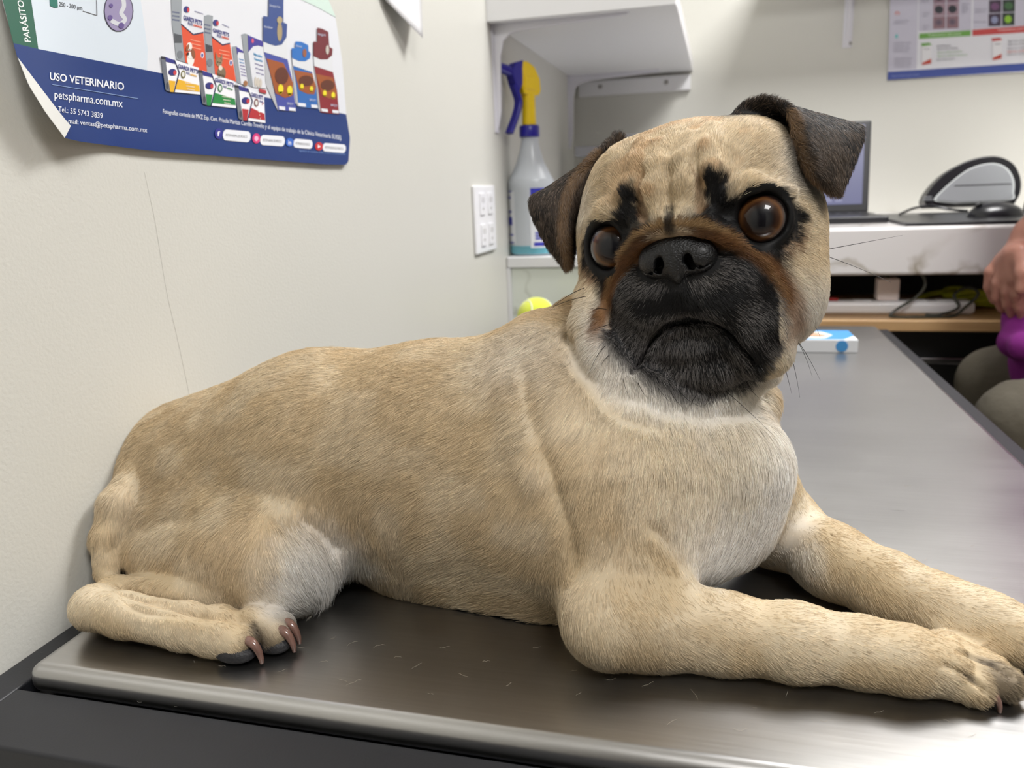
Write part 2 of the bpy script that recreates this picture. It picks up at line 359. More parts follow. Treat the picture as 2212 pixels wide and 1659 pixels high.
# ---------------------------------------------------------------- marble counters
def marble_mat(name, base, vein, sc, w=.055):
    m = mat(name, base, .18); nt = m.node_tree; N = nt.nodes; L = nt.links; b = N['Principled BSDF']
    tc = N.new('ShaderNodeTexCoord'); n = N.new('ShaderNodeTexNoise'); n.inputs['Scale'].default_value = 3.2; n.inputs['Detail'].default_value = 5; L.new(tc.outputs['Object'], n.inputs[0])
    mx = N.new('ShaderNodeVectorMath'); mx.operation = 'MULTIPLY_ADD'; mx.inputs[1].default_value = (.5, .5, .5); L.new(n.outputs['Color'], mx.inputs[0]); L.new(tc.outputs['Object'], mx.inputs[2])
    v = N.new('ShaderNodeTexVoronoi'); v.feature = 'DISTANCE_TO_EDGE'; v.inputs['Scale'].default_value = sc; L.new(mx.outputs[0], v.inputs['Vector'])
    n3 = N.new('ShaderNodeTexNoise'); n3.inputs['Scale'].default_value = 5; L.new(tc.outputs['Object'], n3.inputs[0])
    r = N.new('ShaderNodeMapRange'); r.inputs[1].default_value = 0; r.inputs[2].default_value = w; r.inputs[3].default_value = 1; r.inputs[4].default_value = 0; L.new(v.outputs['Distance'], r.inputs[0])
    r3 = N.new('ShaderNodeMapRange'); r3.inputs[1].default_value = .42; r3.inputs[2].default_value = .62; L.new(n3.outputs[0], r3.inputs[0])
    mu = N.new('ShaderNodeMath'); mu.operation = 'MULTIPLY'; L.new(r.outputs[0], mu.inputs[0]); L.new(r3.outputs[0], mu.inputs[1])
    mc = N.new('ShaderNodeMix'); mc.data_type = 'RGBA'; mc.inputs[6].default_value = base; mc.inputs[7].default_value = vein; L.new(mu.outputs[0], mc.inputs[0]); L.new(mc.outputs[2], b.inputs['Base Color'])
    return m
m_marb = marble_mat('marble_top', srgb(228, 225, 224), srgb(160, 150, 134), 2.9, .035)
m_marb2 = marble_mat('marble_front', srgb(226, 231, 222), srgb(150, 152, 132), 5.2, .035)
ZC = CZ - .126
cl = thing('marble_counter', 'low marble counter against the left wall under the spray bottle', 'counter', (-.2, 1.87, 0))
b = MB(); b.box(WX + .0005, 0, 1.484, WB - .001, ZC - .022, ZC); b.build('countertop', m_white, cl, bevel=.003, loc=(.2, -1.87, 0))
b = MB(); b.box(WX + .0085, -.002, 1.490, WB - .001, .0, ZC - .022); b.build('front_slab', m_marb2, cl, loc=(.2, -1.87, 0))
b = MB(); b.box(WX + .0005, WX + .008, 1.484, 1.50, .0, ZC - .022); b.build('edge_strip', m_white, cl, loc=(.2, -1.87, 0))
ZR = CZ - .093
dk = thing('computer_desk', 'marble-faced computer desk on the back wall with a black recess and wooden shelf', 'desk', (1.0, 1.93, 0))
ld_ = (-1.0, -1.93, 0)
b = MB(); b.box(.002, 1.85, 1.60, WB, ZR - .088, ZR); b.build('marble_slab', m_marb, dk, bevel=.006, seg=3, loc=ld_)
b = MB(); b.box(.004, 1.85, 1.97, WB - .002, .02, ZR - .088); b.box(.004, .02, 1.64, 1.97, .02, ZR - .088); b.box(.02, 1.85, 1.66, 1.97, .02, CZ - .287); b.build('recess_panel', m_void, dk, loc=ld_)
m_wood = noise_bump(mat('butcher_block', srgb(206, 172, 126), .4), 5, 0, stretch=(1, 9, 9), colvar=(srgb(172, 132, 88), 7))
_z = (PY(2060, 779, 1.655) + OFF)[2]
b = MB(); b.box(.34, .62, 1.648, 1.659, _z - .006, _z + .006); b.build('drawer_rail', mat('polished_rail', (.7, .7, .74, 1), .25, 1), dk, bevel=.002, loc=ld_)
b = MB(); b.box(.02, 1.85, 1.60, 1.968, CZ - .287, CZ - .266); b.build('wooden_shelf', m_wood, dk, bevel=.002, loc=ld_)
def text_bm(txt, M, m_index, b, bold=False, width=None, height=None, origin='L'):
    """adds letters (flat) to mesh builder b; M maps text units (x along, y up) to place"""
    cu = bpy.data.curves.new('t', 'FONT'); cu.body = txt; cu.resolution_u = 3; cu.size = 1.0
    if bold: cu.offset = .012
    o = bpy.data.objects.new('t', cu); COL.objects.link(o); bpy.context.view_layer.update()
    me = o.to_mesh(); vs = [v.co.copy() for v in me.vertices]; fs = [tuple(p.vertices) for p in me.polygons]
    x0 = min(v.x for v in vs); x1 = max(v.x for v in vs); o.to_mesh_clear(); bpy.data.objects.remove(o); bpy.data.curves.remove(cu)
    nv = [b.bm.verts.new(M((v.x - x0) / (x1 - x0), v.y)) for v in vs]
    for f in fs:
        try: q = b.bm.faces.new([nv[i] for i in f]); q.material_index = m_index
        except ValueError: pass
# ---------------------------------------------------------------- spray bottle
m_bottle = mat('frosted_bottle', srgb(222, 228, 236), .28, 0, Transmission_Weight=.25, Subsurface_Weight=0.0)
m_blue = mat('blue_plastic', srgb(38, 34, 150), .3); m_yel = mat('yellow_plastic', srgb(250, 212, 20), .32); m_lab = mat('label_blue', srgb(48, 52, 178), .45)
m_labw = mat('label_white', srgb(236, 238, 244), .45); m_liq = mat('teal_liquid', srgb(104, 168, 184), .15)
BX, BY = -.3535, 1.528
zb = ZC; kz = 1.145
bo = thing('spray_bottle', 'frosted spray bottle with a yellow and blue trigger on the marble counter', 'bottle', (BX, BY, zb)); bo.scale = (.90, .90, .87)
prof = [(.001, 0), (.040, 0), (.0455, .003), (.0475, .010), (.0475, .030), (.0475, .135), (.0485, .140), (.0485, .158), (.046, .164), (.040, .176), (.030, .196), (.024, .215), (.0195, .232), (.0180, .245), (.0180, .258)]
b = MB(); b.lathe([(r * 1.02, z * 1.02) for r, z in prof], 56, cap=True, sx=1.0, sy=.8)
b.build('bottle_body', m_bottle, bo)
b = MB(); b.lathe([(.0485, .004), (.0492, .010), (.0492, .022), (.0486, .0225)], 56, cap=False, sy=.8); b.build('liquid_level', m_liq, bo)
def bl_patch(a0, a1, z0, z1, m, nm, off=.0006, parent=None):
    R1 = .0475 * 1.02 + off; Vv = []; Ff = []; n = 14
    for i in range(n + 1):
        a = math.radians(a0 + (a1 - a0) * i / n)
        for z in (z0, z1): Vv.append((R1 * math.cos(a), (R1 * math.sin(a)) * .8 - off * .3, z))
    for i in range(n): Ff.append((2 * i, 2 * i + 2, 2 * i + 3, 2 * i + 1))
    return from_data(nm, Vv, Ff, m, parent or bo)
lb = bl_patch(-84, -5, .018, .150, m_labw, 'label')
bl_patch(-82, -6, .108, .146, m_lab, 'logo_panel', .0010, lb); bl_patch(-76, -6, .022, .030, m_lab, 'bar', .0010, lb)
for z0, z1, a1 in ((.036, .040, -50), (.042, .046, -48), (.048, .052, -52), (.070, .078, -46), (.082, .085, -44), (.090, .093, -48)): bl_patch(-72, a1, z0, z1, m_lab, 'print_line', .0010, lb)
def on_bottle(u, v, off):   # u in degrees, v height
    R1 = .0475 * 1.02 + off; a = math.radians(u); return Vector((R1 * math.cos(a), R1 * math.sin(a) * .8 - off * .3, v))
lg = MB(); ring = [lg.bm.verts.new(on_bottle(-46 + 27 * math.cos(k * math.pi / 20), .127 + .0135 * math.sin(k * math.pi / 20), .0016)) for k in range(40)]; rin = [lg.bm.verts.new(on_bottle(-46 + 24.5 * math.cos(k * math.pi / 20), .127 + .0118 * math.sin(k * math.pi / 20), .0016)) for k in range(40)]
for k in range(40): lg.bm.faces.new((ring[k], ring[(k + 1) % 40], rin[(k + 1) % 40], rin[k]))
text_bm('ZEP', lambda a, h: on_bottle(-64 + 36 * a, .1195 + .0200 * h, .0016), 0, lg, True)
lg.build('logo', m_labw, lb, smooth=False)
lb2 = bl_patch(-170, -128, .03, .150, m_labw, 'label', .0004)
for z0, z1, a1 in ((.068, .085, -140), (.095, .099, -142), (.045, .048, -136), (.028, .031, -136), (.125, .130, -145), (.14, .142, -138)): bl_patch(-168, a1, z0, z1, m_lab, 'print_line', .0009, lb2)
b = MB(); b.lathe([(.0205, .255), (.0212, .257), (.0212, .276), (.0195, .279)], 36); b.build('collar', m_blue, bo)
b = MB(); b.lathe([(.0150, .278), (.0145, .30), (.0140, .345)], 32)
b.prism([(-.020, .342), (.020, .340), (.026, .352), (.024, .375), (.010, .398), (-.008, .408), (-.024, .408), (-.026, .392), (-.026, .360)], -.0125, .0125, 0, Matrix.Rotation(math.pi / 2, 4, 'X'))
b.prism([(-.022, .352), (.012, .350), (.020, .362), (.008, .376), (-.022, .380)], -.0155, .0155, 0, Matrix.Rotation(math.pi / 2, 4, 'X'))
b.build('sprayer_head', m_yel, bo, bevel=.003, seg=3).rotation_euler = (0, 0, math.radians(55))
b = MB(); b.prism([(-.020, .410), (-.024, .362), (-.034, .346), (-.044, .362), (-.052, .386), (-.040, .404)], -.012, .012, 0, Matrix.Rotation(math.pi / 2, 4, 'X'))
b.tube([(-.046, 0, .385), (-.062, 0, .390), (-.078, 0, .394)], [.0105, .0105, .009], 18)
b.build('nozzle', m_blue, bo, bevel=.002).rotation_euler = (0, 0, math.radians(55))
b = MB(); tp = cr_spline([(-.042, 0, .362), (-.034, 0, .345), (-.028, 0, .326), (-.036, 0, .300), (-.056, 0, .262)], 5)
for s_ in (-.005, 0, .005): b.tube([(p[0], p[1] + s_, p[2]) for p in tp], [.0055] * len(tp), 10)
b.build('trigger', m_blue, bo).rotation_euler = (0, 0, math.radians(55))
# ---------------------------------------------------------------- containers behind the bottle, tennis ball
m_clear = mat('clear_plastic', srgb(205, 205, 212), .25, 0, Transmission_Weight=.55)
for i, (x, y, w, h) in enumerate(((-.315, 2.08, .085, .145), (-.235, 2.12, .07, .165))):
    t = thing('storage_container', ['clear plastic container behind the spray bottle', 'taller clear plastic container behind the dog ear'][i], 'container', (x, y, ZC), 'clear containers on the counter')
    b = MB(); b.lathe([(w * .44, 0), (w * .5, .01), (w * .5, h - .02)], 4, 0, Matrix.Rotation(math.pi / 4, 4, 'Z') @ Matrix.Scale(1.3, 4)); b.build('box', m_clear, t, bevel=.004)
    b = MB(); b.lathe([(w * .53, h * 1.02 + .006), (w * .53, h + .018 + .01)], 4, 0, Matrix.Rotation(math.pi / 4, 4, 'Z') @ Matrix.Scale(1.3, 4)); b.build('lid', m_clear, t, bevel=.003)
m_ball = noise_bump(mat('yellow_felt', srgb(216, 226, 70), .9, 0, Sheen_Weight=.5), 900, .6, .001)
ball = thing('tennis_ball', 'yellow tennis ball behind the dog by the far wall', 'ball', (-.305, 1.33, T))
b = MB(); bmesh.ops.create_uvsphere(b.bm, u_segments=40, v_segments=28, radius=.0335, matrix=Matrix.Translation((0, 0, .0335))); b.build('felt', m_ball, ball)
b = MB(); pts = []
for i in range(80):
    t_ = 2 * math.pi * i / 80; q = Vector((math.cos(t_) + .35 * math.cos(3 * t_), math.sin(t_) - .35 * math.sin(3 * t_), 2 * math.sqrt(.35) * math.sin(2 * t_))).normalized() * .0335; pts.append(q + Vector((0, 0, .0335)))
b.tube(pts, .0009, 6, close=True); b.build('seam', m_labw, ball)
# ---------------------------------------------------------------- medicine box on the table
def PZ(px, py, z=-.25): d = ray(px, py); return d * (z / d[2])
m_card = mat('white_card', srgb(238, 240, 244), .35); m_lblue = mat('print_light_blue', srgb(70, 150, 215), .4); m_skinp = mat('print_tan', srgb(205, 150, 115), .45); m_skinp2 = mat('print_brown', srgb(165, 100, 72), .45)
mb = thing('medicine_box', 'small white and blue medicine box lying on the steel table', 'box', (.150, 1.235, T), rotz=.03)
b = MB(); b.box(-.085, .050, -.022, .055, 0, .0195); b.build('carton', m_card, mb, bevel=.001)
b = MB(); b.prism([(-.085, -.02), (.030, -.021), (.049, .010), (.049, .053), (.02, .054), (-.085, .054)], .0196, .0199); b.build('top_print', m_lblue, mb, smooth=False)
b = MB(); b.prism([(-.085, -.012), (.005, -.014), (.020, .012), (.008, .040), (-.085, .046)], .0199, .0202); b.build('picture_ground', m_card, mb, smooth=False)
b = MB()
for (x, y, rx, ry, mi) in ((-.06, .012, .022, .014, 0), (-.028, .018, .02, .012, 1), (-.004, .008, .014, .010, 0), (-.045, .030, .016, .008, 1), (-.01, .027, .014, .006, 0)):
    b.prism([(x + rx * math.cos(a * .4), y + ry * math.sin(a * .4)) for a in range(16)], .0202, .0205 + .0001 * mi, mi)
b.build('picture', [m_skinp, m_skinp2], mb, smooth=False)
b = MB(); b.prism([(.028 + .0085 * math.cos(a * .3), .0098 + .0085 * math.sin(a * .3)) for a in range(21)], 0, .0006, 0, Matrix.Translation((0, -.022, 0)) @ Matrix.Rotation(math.pi / 2, 4, 'X')); b.build('side_emblem', m_lblue, mb, smooth=False)
b = MB(); b.box(-.078, -.04, -.0226, -.022, .005, .010); b.build('side_print', m_lblue, mb, smooth=False)
# ---------------------------------------------------------------- laptop, dark mats, router, mouse, cables
m_dark = mat('dark_plastic', srgb(26, 26, 30), .35); m_dgl = mat('glossy_dark', srgb(26, 27, 31), .28); m_silver = mat('silver_mesh', srgb(176, 180, 184), .38, .55)
noise_bump(m_silver, 1200, .25, .0005)
m_scr = bpy.data.materials.new('laptop_screen'); m_scr.use_nodes = True; _b = m_scr.node_tree.nodes['Principled BSDF']; _b.inputs['Base Color'].default_value = srgb(30, 30, 36); _b.inputs['Emission Color'].default_value = srgb(118, 120, 158); _b.inputs['Emission Strength'].default_value = .62; _b.inputs['Roughness'].default_value = .25
m_scr2 = bpy.data.materials.new('screen_window'); m_scr2.use_nodes = True; _b = m_scr2.node_tree.nodes['Principled BSDF']; _b.inputs['Base Color'].default_value = srgb(60, 60, 70); _b.inputs['Emission Color'].default_value = srgb(140, 142, 176); _b.inputs['Emission Strength'].default_value = .62
m_key = mat('key_dark', srgb(18, 18, 20), .5)
lt = thing('laptop', 'open black laptop on the marble desk behind the dog ear', 'laptop', (.150, 1.87, ZR))
b = MB(); b.box(-.17, .18, -.12, .115, 0, .014); b.build('base', m_dark, lt, bevel=.003)
b = MB()
for j in range(5):
    for i in range(14): b.box(-.15 + i * .0225, -.15 + i * .0225 + .019, -.01 + j * .021, -.01 + j * .021 + .017, .014, .0155)
b.box(-.04, .04, -.10, -.04, .014, .0145); b.build('keyboard', m_key, lt, bevel=.0004)
MS = Matrix.Translation((0, .118, .014)) @ Matrix.Rotation(-.17, 4, 'X')
b = MB(); b.box(-.17, .18, 0, .007, 0, .205, 0, MS); b.build('lid', m_dark, lt, bevel=.003)
b = MB(); b.box(-.158, .166, -.0012, 0.0004, .018, .196, 0, MS); sc_ = b.build('screen', m_scr, lt, smooth=False)
b = MB(); b.box(-.10, .12, -.0018, -.0010, .06, .16, 0, MS); b.box(-.13, -.105, -.0018, -.0010, .03, .19, 0, MS)
for i in range(5): b.box(.02 + i * .022, .035 + i * .022, -.0018, -.001, .024, .034, 0, MS)
b.build('window_display', m_scr2, sc_, smooth=False)
mat_ = MB(); mat_.box(.336, .80, 1.625, 2.05, ZR, ZR + .006); tag(mat_.build('desk_mat', m_dgl, bevel=.001), 'glossy black desk mat beside the laptop on the marble desk', 'mat')
# oval device: silver mesh face in a black shell, leaning back
od = thing('speaker', 'black and silver oval speaker on the desk right of the laptop', 'speaker', (.565, 2.08, ZR + .006))
def oval(k, sc=1.0):
    pts = []
    P_ = [(-.100, .004), (-.104, .022), (-.090, .050), (-.060, .082), (-.015, .106), (.035, .112), (.072, .095), (.090, .062), (.092, .030), (.082, .004)]
    c = (-.005, .052); return [(c[0] + (p[0] - c[0]) * sc, c[1] + (p[1] - c[1]) * sc) for p in [tuple(q) for q in cr_spline(P_, k)]]
MO = Matrix.Rotation(math.pi / 2 - .12, 4, 'X')
b = MB(); b.prism(oval(6), -.03, .03, 0, Matrix.Translation((0, 0, .006)) @ MO); b.build('shell', m_dark, od, bevel=.006, seg=3)
b = MB(); P2 = [(-.082, .014), (-.085, .022), (-.055, .055), (-.015, .086), (.030, .096), (.060, .084), (.076, .058), (.078, .030), (.070, .012), (-.04, .008)]
b.prism([tuple(q) for q in cr_spline(P2, 6)], .029, .034, 0, Matrix.Translation((0, 0, .006)) @ MO); b.build('rim', mat('pale_rim', srgb(200, 204, 204), .3), od, bevel=.002)
b = MB(); b.prism([(p[0] * .93, .006 + p[1] * .93) for p in [tuple(q) for q in cr_spline(P2, 6)]], .033, .0355, 0, Matrix.Translation((0, 0, .004)) @ MO); b.box(-.045, .07, .0354, .0362, .048, .0495, 1, Matrix.Translation((0, 0, .006)) @ Matrix.Rotation(-.12, 4, 'X') @ Matrix.Scale(-1, 4, (0, 1, 0))); b.build('mesh_face', [m_silver, m_dark], od)
b = MB(); b.box(-.11, -.09, -.0362, -.034, .028, .031); b.box(-.108, -.092, -.0362, -.034, .034, .037); b.build('button', m_silver, od)
def ellipsoid_mesh(name, c, r, m, parent, cut=None, rot=0):
    b = MB(); bmesh.ops.create_uvsphere(b.bm, u_segments=32, v_segments=20, radius=1)
    for v in b.bm.verts:
        v.co = Matrix.Rotation(rot, 3, 'Z') @ Vector((v.co.x * r[0], v.co.y * r[1], v.co.z * r[2])) + Vector(c)
        if cut is not None: v.co.z = max(v.co.z, cut)
    return b.build(name, m, parent)
ms = thing('computer_mouse', 'black computer mouse in front of the oval speaker', 'mouse', (.535, 1.80, ZR + .006))
ellipsoid_mesh('shell', (0, 0, .0), (.052, .034, .028), m_dgl, ms, 0, .1); b = MB(); b.tube([(-.03, -.012, .026), (-.04, -.012, .022)], .004, 10); b.build('wheel', m_key, ms)
ph = thing('webcam', 'dark rounded device behind the mouse at the right edge', 'device', (.70, 1.99, ZR + .006))
ellipsoid_mesh('case', (0, 0, 0), (.055, .03, .075), m_dgl, ph, 0); b = MB(); b.tube([(-.02, -.028, .035), (-.02, -.036, .036)], .014, 20); b.build('lens', m_silver, ph)
def cable(name, pts, r, m, label, cat='cable', parent=None):
    b = MB(); b.tube(cr_spline(pts, 8), r, 8); o = b.build(name, m, parent)
    return tag(o, label, cat) if parent is None else o
cable('power_cable', [(.385, 1.93, ZR + .009), (.42, 1.96, ZR + .020), (.46, 2.0, ZR + .022), (.50, 2.0, ZR + .014), (.53, 1.97, ZR + .0105)], .0028, m_dark, 'black cable running from the laptop to the speaker')
ps = thing('power_strip', 'white power strip on the wooden shelf under the desk', 'power strip', (.335, 1.69, CZ - .266))
b = MB(); b.box(-.14, .145, -.024, .024, 0, .026); b.build('housing', m_plast, ps, bevel=.009, seg=4)
b = MB(); b.box(-.118, -.100, -.010, .010, .026, .031); b.build('switch', mat('red_switch', srgb(170, 30, 30), .3), ps, bevel=.001)
for i in range(4):
    b = MB(); b.box(-.07 + i * .05, -.038 + i * .05, -.014, .014, .0255, .0268); b.build('socket', m_white, ps, bevel=.0004)
ca_ = thing('phone_charger', 'white cube phone charger plugged into the power strip', 'charger', (.325, 1.69, CZ - .266 + .0268))
b = MB(); b.box(-.020, .020, -.018, .018, 0, .043); b.build('cube', mat('warm_white', srgb(238, 226, 224), .3), ca_, bevel=.004, seg=3)
cable('charging_cable', [(.325, 1.690, CZ - .196), (.325, 1.69, CZ - .185), (.34, 1.655, CZ - .176), (.372, 1.64, CZ - .183), (.380, 1.635, CZ - .205), (.365, 1.635, CZ - .228), (.335, 1.635, CZ - .250), (.325, 1.63, CZ - .2630), (.37, 1.625, CZ - .2632), (.43, 1.635, CZ - .2632), (.455, 1.65, CZ - .250), (.482, 1.67, CZ - .225), (.465, 1.68, CZ - .215), (.442, 1.675, CZ - .228), (.448, 1.66, CZ - .250), (.415, 1.655, CZ - .2632), (.39, 1.655, CZ - .2632)], .0028, mat('grey_green_cable', srgb(58, 60, 52), .4), 'dark looping charging cable over the power strip')
m_yc = noise_bump(mat('yellow_green_webbing', srgb(196, 200, 30), .7), 250, .5, .001, colvar=(srgb(120, 126, 14), 40))
yc = thing('coiled_leash', 'coiled yellow-green webbing leash in the dark recess behind the power strip', 'leash', (.520, 1.775, CZ - .266))
for i in range(5):
    b = MB(); b.tube([(.066 * math.cos(a * .2094) * (1 - i * .12) - .01 * i, .03 * math.sin(a * .2094) - .004 * i, .010 + i * .0055 + .004 * math.sin(a * .42 + i)) for a in range(30)], .0058, 8, close=True); b.build('coil', m_yc, yc)
b = MB(); b.tube(cr_spline([(-.07, 0, .03), (-.10, .01, .022), (-.125, 0, .008)], 6), .0055, 8); b.build('tail_end', m_yc, yc)

# ---------------------------------------------------------------- stray hairs and scratches left on the table
def stray_hairs():
    g = np.random.default_rng(5); P = []; C = []
    spots_ = [(740, 1470), (765, 1475), (700, 1430), (820, 1395), (860, 1420), (760, 1390), (650, 1400), (720, 1380), (900, 1440), (960, 1400), (1000, 1460), (1050, 1430), (1220, 1390), (1160, 1400), (1240, 1450), (1700, 1500), (1630, 1530), (1400, 1480), (1320, 1470), (1780, 1560), (1900, 1540), (560, 1430), (480, 1440), (350, 1400), (260, 1380),
              (1780, 1080), (1850, 1020), (1960, 1050), (1880, 1110), (2020, 1120), (1900, 1190), (2100, 1180), (2150, 1250), (1830, 960), (2000, 1210), (1250, 1500), (1500, 1500), (1450, 1560), (1100, 1480), (1600, 1580), (2050, 1560), (2100, 1590), (930, 1500), (610, 1450), (420, 1430), (1560, 1330), (1700, 1340), (1650, 1300)]
    for x, y in spots_:
        c = PZ(x, y) + OFF; a = g.normal(.25, .5); L = g.uniform(.002, .007); k = g.normal(0, .35); q = []
        for i in range(5): t = i / 4 - .5; q.append((c[0] + L * t * math.cos(a + k * t), c[1] + L * t * math.sin(a + k * t) * 1.5, T + .0003 + .0006 * (i % 2) * g.random()))
        P.append(q); C.append(srgb(190, 180, 164)[:3])
    for x, y in ((380, 1530), (300, 1520), (700, 1560), (560, 1550), (860, 1590), (1160, 1612), (90, 1412)):
        c = PZ(x, y, -.262) + OFF; a = g.normal(-.6, .5); L = g.uniform(.002, .005); P.append([(c[0] + L * (i / 4 - .5) * math.cos(a + .2 * i), c[1] + L * (i / 4 - .5) * math.sin(a + .2 * i), ZF + .0004) for i in range(5)]); C.append(srgb(150, 146, 140)[:3])
    return np.array(P), np.array(C)

_pts = []
for _px, _py in ((312, 372), (318, 400), (335, 480), (348, 560), (362, 640), (385, 740), (410, 858)):
    _d = ray(_px, _py); _p = _d * ((WX + .0002) / _d[0]); _pts.append(_p + OFF)
b = MB(); b.tube(cr_spline(_pts, 6), .00006, 5); tag(b.build('wall_crack', mat('crack_grey', srgb(150, 148, 142), .8)), 'thin hairline crack running down the left wall below the veterinary poster', 'crack')
# ---------------------------------------------------------------- wall posters
PRINT = {}
def pm(r, g, b_, rough=.28):
    k = (r, g, b_)
    if k not in PRINT: PRINT[k] = mat('print_%s' % ['red', 'green', 'blue'][int(np.argmax(k))], srgb(*k), rough + .1)
    return PRINT[k]
class Sheet:
    def __init__(s, surf): s.surf = surf; s.b = MB(); s.mats = []
    def mi(s, c):
        m = pm(*c)
        if m not in s.mats: s.mats.append(m)
        return s.mats.index(m)
    def poly(s, pts, c, layer=1, sub=0):
        xs = [p[0] for p in pts]; ys = [p[1] for p in pts]
        if True:      # large prints on the curled part follow its curve
            from mathutils.geometry import tessellate_polygon
            k = s.mi(c); tr = [[Vector((*pts[i], 0)) for i in t] for t in tessellate_polygon([[Vector((*p, 0)) for p in pts]])]
            while tr:
                t = tr.pop(); l = [(t[i] - t[(i + 1) % 3]).length for i in range(3)]; i = l.index(max(l))
                if l[i] > (9 if layer < 3 else 16): m_ = (t[i] + t[(i + 1) % 3]) / 2; tr += [[t[i], m_, t[(i + 2) % 3]], [m_, t[(i + 1) % 3], t[(i + 2) % 3]]]
                else: f = s.b.bm.faces.new([s.b.bm.verts.new(s.surf(q.x, q.y, layer)) for q in t]); f.material_index = k
            return
    def ell(s, cx, cy, rx, ry, c, layer=1, rot=0):
        s.poly([(cx + rx * math.cos(a / 18 * math.pi) * math.cos(rot) - ry * math.sin(a / 18 * math.pi) * math.sin(rot), cy + rx * math.cos(a / 18 * math.pi) * math.sin(rot) + ry * math.sin(a / 18 * math.pi) * math.cos(rot)) for a in range(0, 36, 2)], c, layer)
    def pill(s, x0, y0, x1, y1, h, c, layer=1):
        """rounded bar from (x0,y0) to (x1,y1)"""
        d = np.array([x1 - x0, y1 - y0], float); L = np.linalg.norm(d); d /= L; n = np.array([-d[1], d[0]]); pts = []
        for k in range(9): a = math.pi / 2 + math.pi * k / 8; pts.append(np.array([x0, y0]) + h * (d * math.cos(a) * .6 + n * math.sin(a)))
        for k in range(9): a = -math.pi / 2 + math.pi * k / 8; pts.append(np.array([x1, y1]) + h * (d * math.cos(a) * .6 + n * math.sin(a)))
        s.poly(pts, c, layer)
    def coons(s, Lc, Rc, Bc, Tc, c, layer=0, n=48, m=24):
        def samp(pts, k):
            P = np.array(pts, float); q = np.concatenate([[0], np.cumsum(np.linalg.norm(np.diff(P, axis=0), axis=1))]); t = np.linspace(0, q[-1], k + 1)
            return np.stack([np.interp(t, q, P[:, 0]), np.interp(t, q, P[:, 1])], 1)
        l, r, bo_, to = samp(Lc, m), samp(Rc, m), samp(Bc, n), samp(Tc, n); G = []
        for j in range(m + 1):
            v = j / m; row = []
            for i in range(n + 1):
                u = i / n; p = (1 - v) * bo_[i] + v * to[i] + (1 - u) * l[j] + u * r[j] - ((1 - u) * (1 - v) * bo_[0] + u * (1 - v) * bo_[n] + (1 - u) * v * to[0] + u * v * to[n])
                row.append(s.b.bm.verts.new(s.surf(p[0], p[1], layer)))
            G.append(row)
        k = s.mi(c)
        for j in range(m):
            for i in range(n): f = s.b.bm.faces.new((G[j][i], G[j][i + 1], G[j + 1][i + 1], G[j + 1][i])); f.material_index = k
    def text(s, txt, x0, y0, x1, y1, h, c, layer=2, bold=False, up=None):
        """baseline from (x0,y0) to (x1,y1), h = size along the picture's up"""
        u_ = up or (0, -1)
        text_bm(txt, lambda a, b_: s.surf(x0 + (x1 - x0) * a + u_[0] * h * b_, y0 + (y1 - y0) * a + u_[1] * h * b_, layer), s.mi(c), s.b, bold)
    def build(s, name, thick=0):
        for v in s.b.bm.verts: pass
        me = bpy.data.meshes.new(name); s.b.bm.to_mesh(me); s.b.bm.free()
        for m in s.mats: me.materials.append(m)
        o = bpy.data.objects.new(name, me); return link(o)
def lift(y, z):
    return .0015 + .016 * float(sstep(.47, .385, y)) * float(sstep(.20, .03, z)) + .003 * float(sstep(.085, .028, z)) * float(sstep(.30, .5, y))
def surf_left(px, py, layer):
    d = ray(px, py); x = WX + .0015
    for _ in range(8):
        P = d * (x / d[0]); x = WX + lift(P[1], P[2]) + layer * .00018
    P = d * (x / d[0]); return Vector(P + OFF)
z2 = lambda pts: [(x / 2.836, y / 2.836) for x, y in pts]
z6 = lambda pts: [(320 + x / 4.365, y / 4.365) for x, y in pts]
WHT, NAVY, GREEN = (224, 226, 232), (14, 50, 116), (30, 92, 72)
A = Sheet(surf_left)
BOT = [(139, 298), (175, 306), (212, 311), (280, 320), (353, 328), (550, 343), (700, 355), (747, 356)]
A.coons([(38, 125), (5, 0), (-22, -110)], [(747, 356), (753, 348), (756, 298), (748, 245), (739, 130), (725, 39), (709, 0), (700, -120)], [(38, 125), (62, 185), (98, 243)] + BOT, [(-22, -110), (700, -120)], WHT, 0, 150, 90)
A.coons([(38, 125), (29, 93)], [(747, 356), (753, 348), (756, 298), (748, 247)], [(38, 125), (62, 185), (98, 243)] + BOT, [(29, 93), (83, 106), (353, 159), (550, 205), (748, 247)], NAVY, 1, 150, 40)
A.poly(z2([(192, 0), (235, 300), (620, 376), (900, 430), (905, 300), (862, 0)]), (212, 222, 232), 1)
A.poly([(6, 0), (29, 93), (83, 106), (67, 0)], GREEN, 1)
A.poly([(6, 0), (67, 0), (55, -90), (-16, -90)], GREEN, 1); A.poly([(67, 0), (304, 0), (298, -90), (55, -90)], (212, 222, 232), 1)
A.poly(z6([(1440, -5), (1700, -5), (1770, 165), (1745, 150), (1600, 70)]), (208, 228, 218), 1)
A.text('PARÁSITO', 67, 91, 50, 1, 19, (235, 240, 238), 2, True, up=(-1, -.08))
A.poly(z2([(303, -20), (350, -20), (354, 45), (335, 48), (306, 35)]), (24, 110, 96), 2)
A.text('250 - 300 µm', 128, 13, 178, 22, 13.5, (60, 60, 66), 2)
A.poly(z2([(508, 66), (590, 92), (590, 95), (508, 69)]), (90, 88, 92), 2); A.poly(z2([(590, 0), (593, 0), (596, 95), (592, 95)]), (90, 88, 92), 2)
A.ell(256, 24, 32, 45, (60, 58, 74), 2, .0); A.ell(256, 24, 30, 43, (150, 140, 176), 3)
sp = cr_spline([(240, -5), (262, -8), (268, 12), (262, 28), (270, 42), (258, 52), (240, 44)], 6)
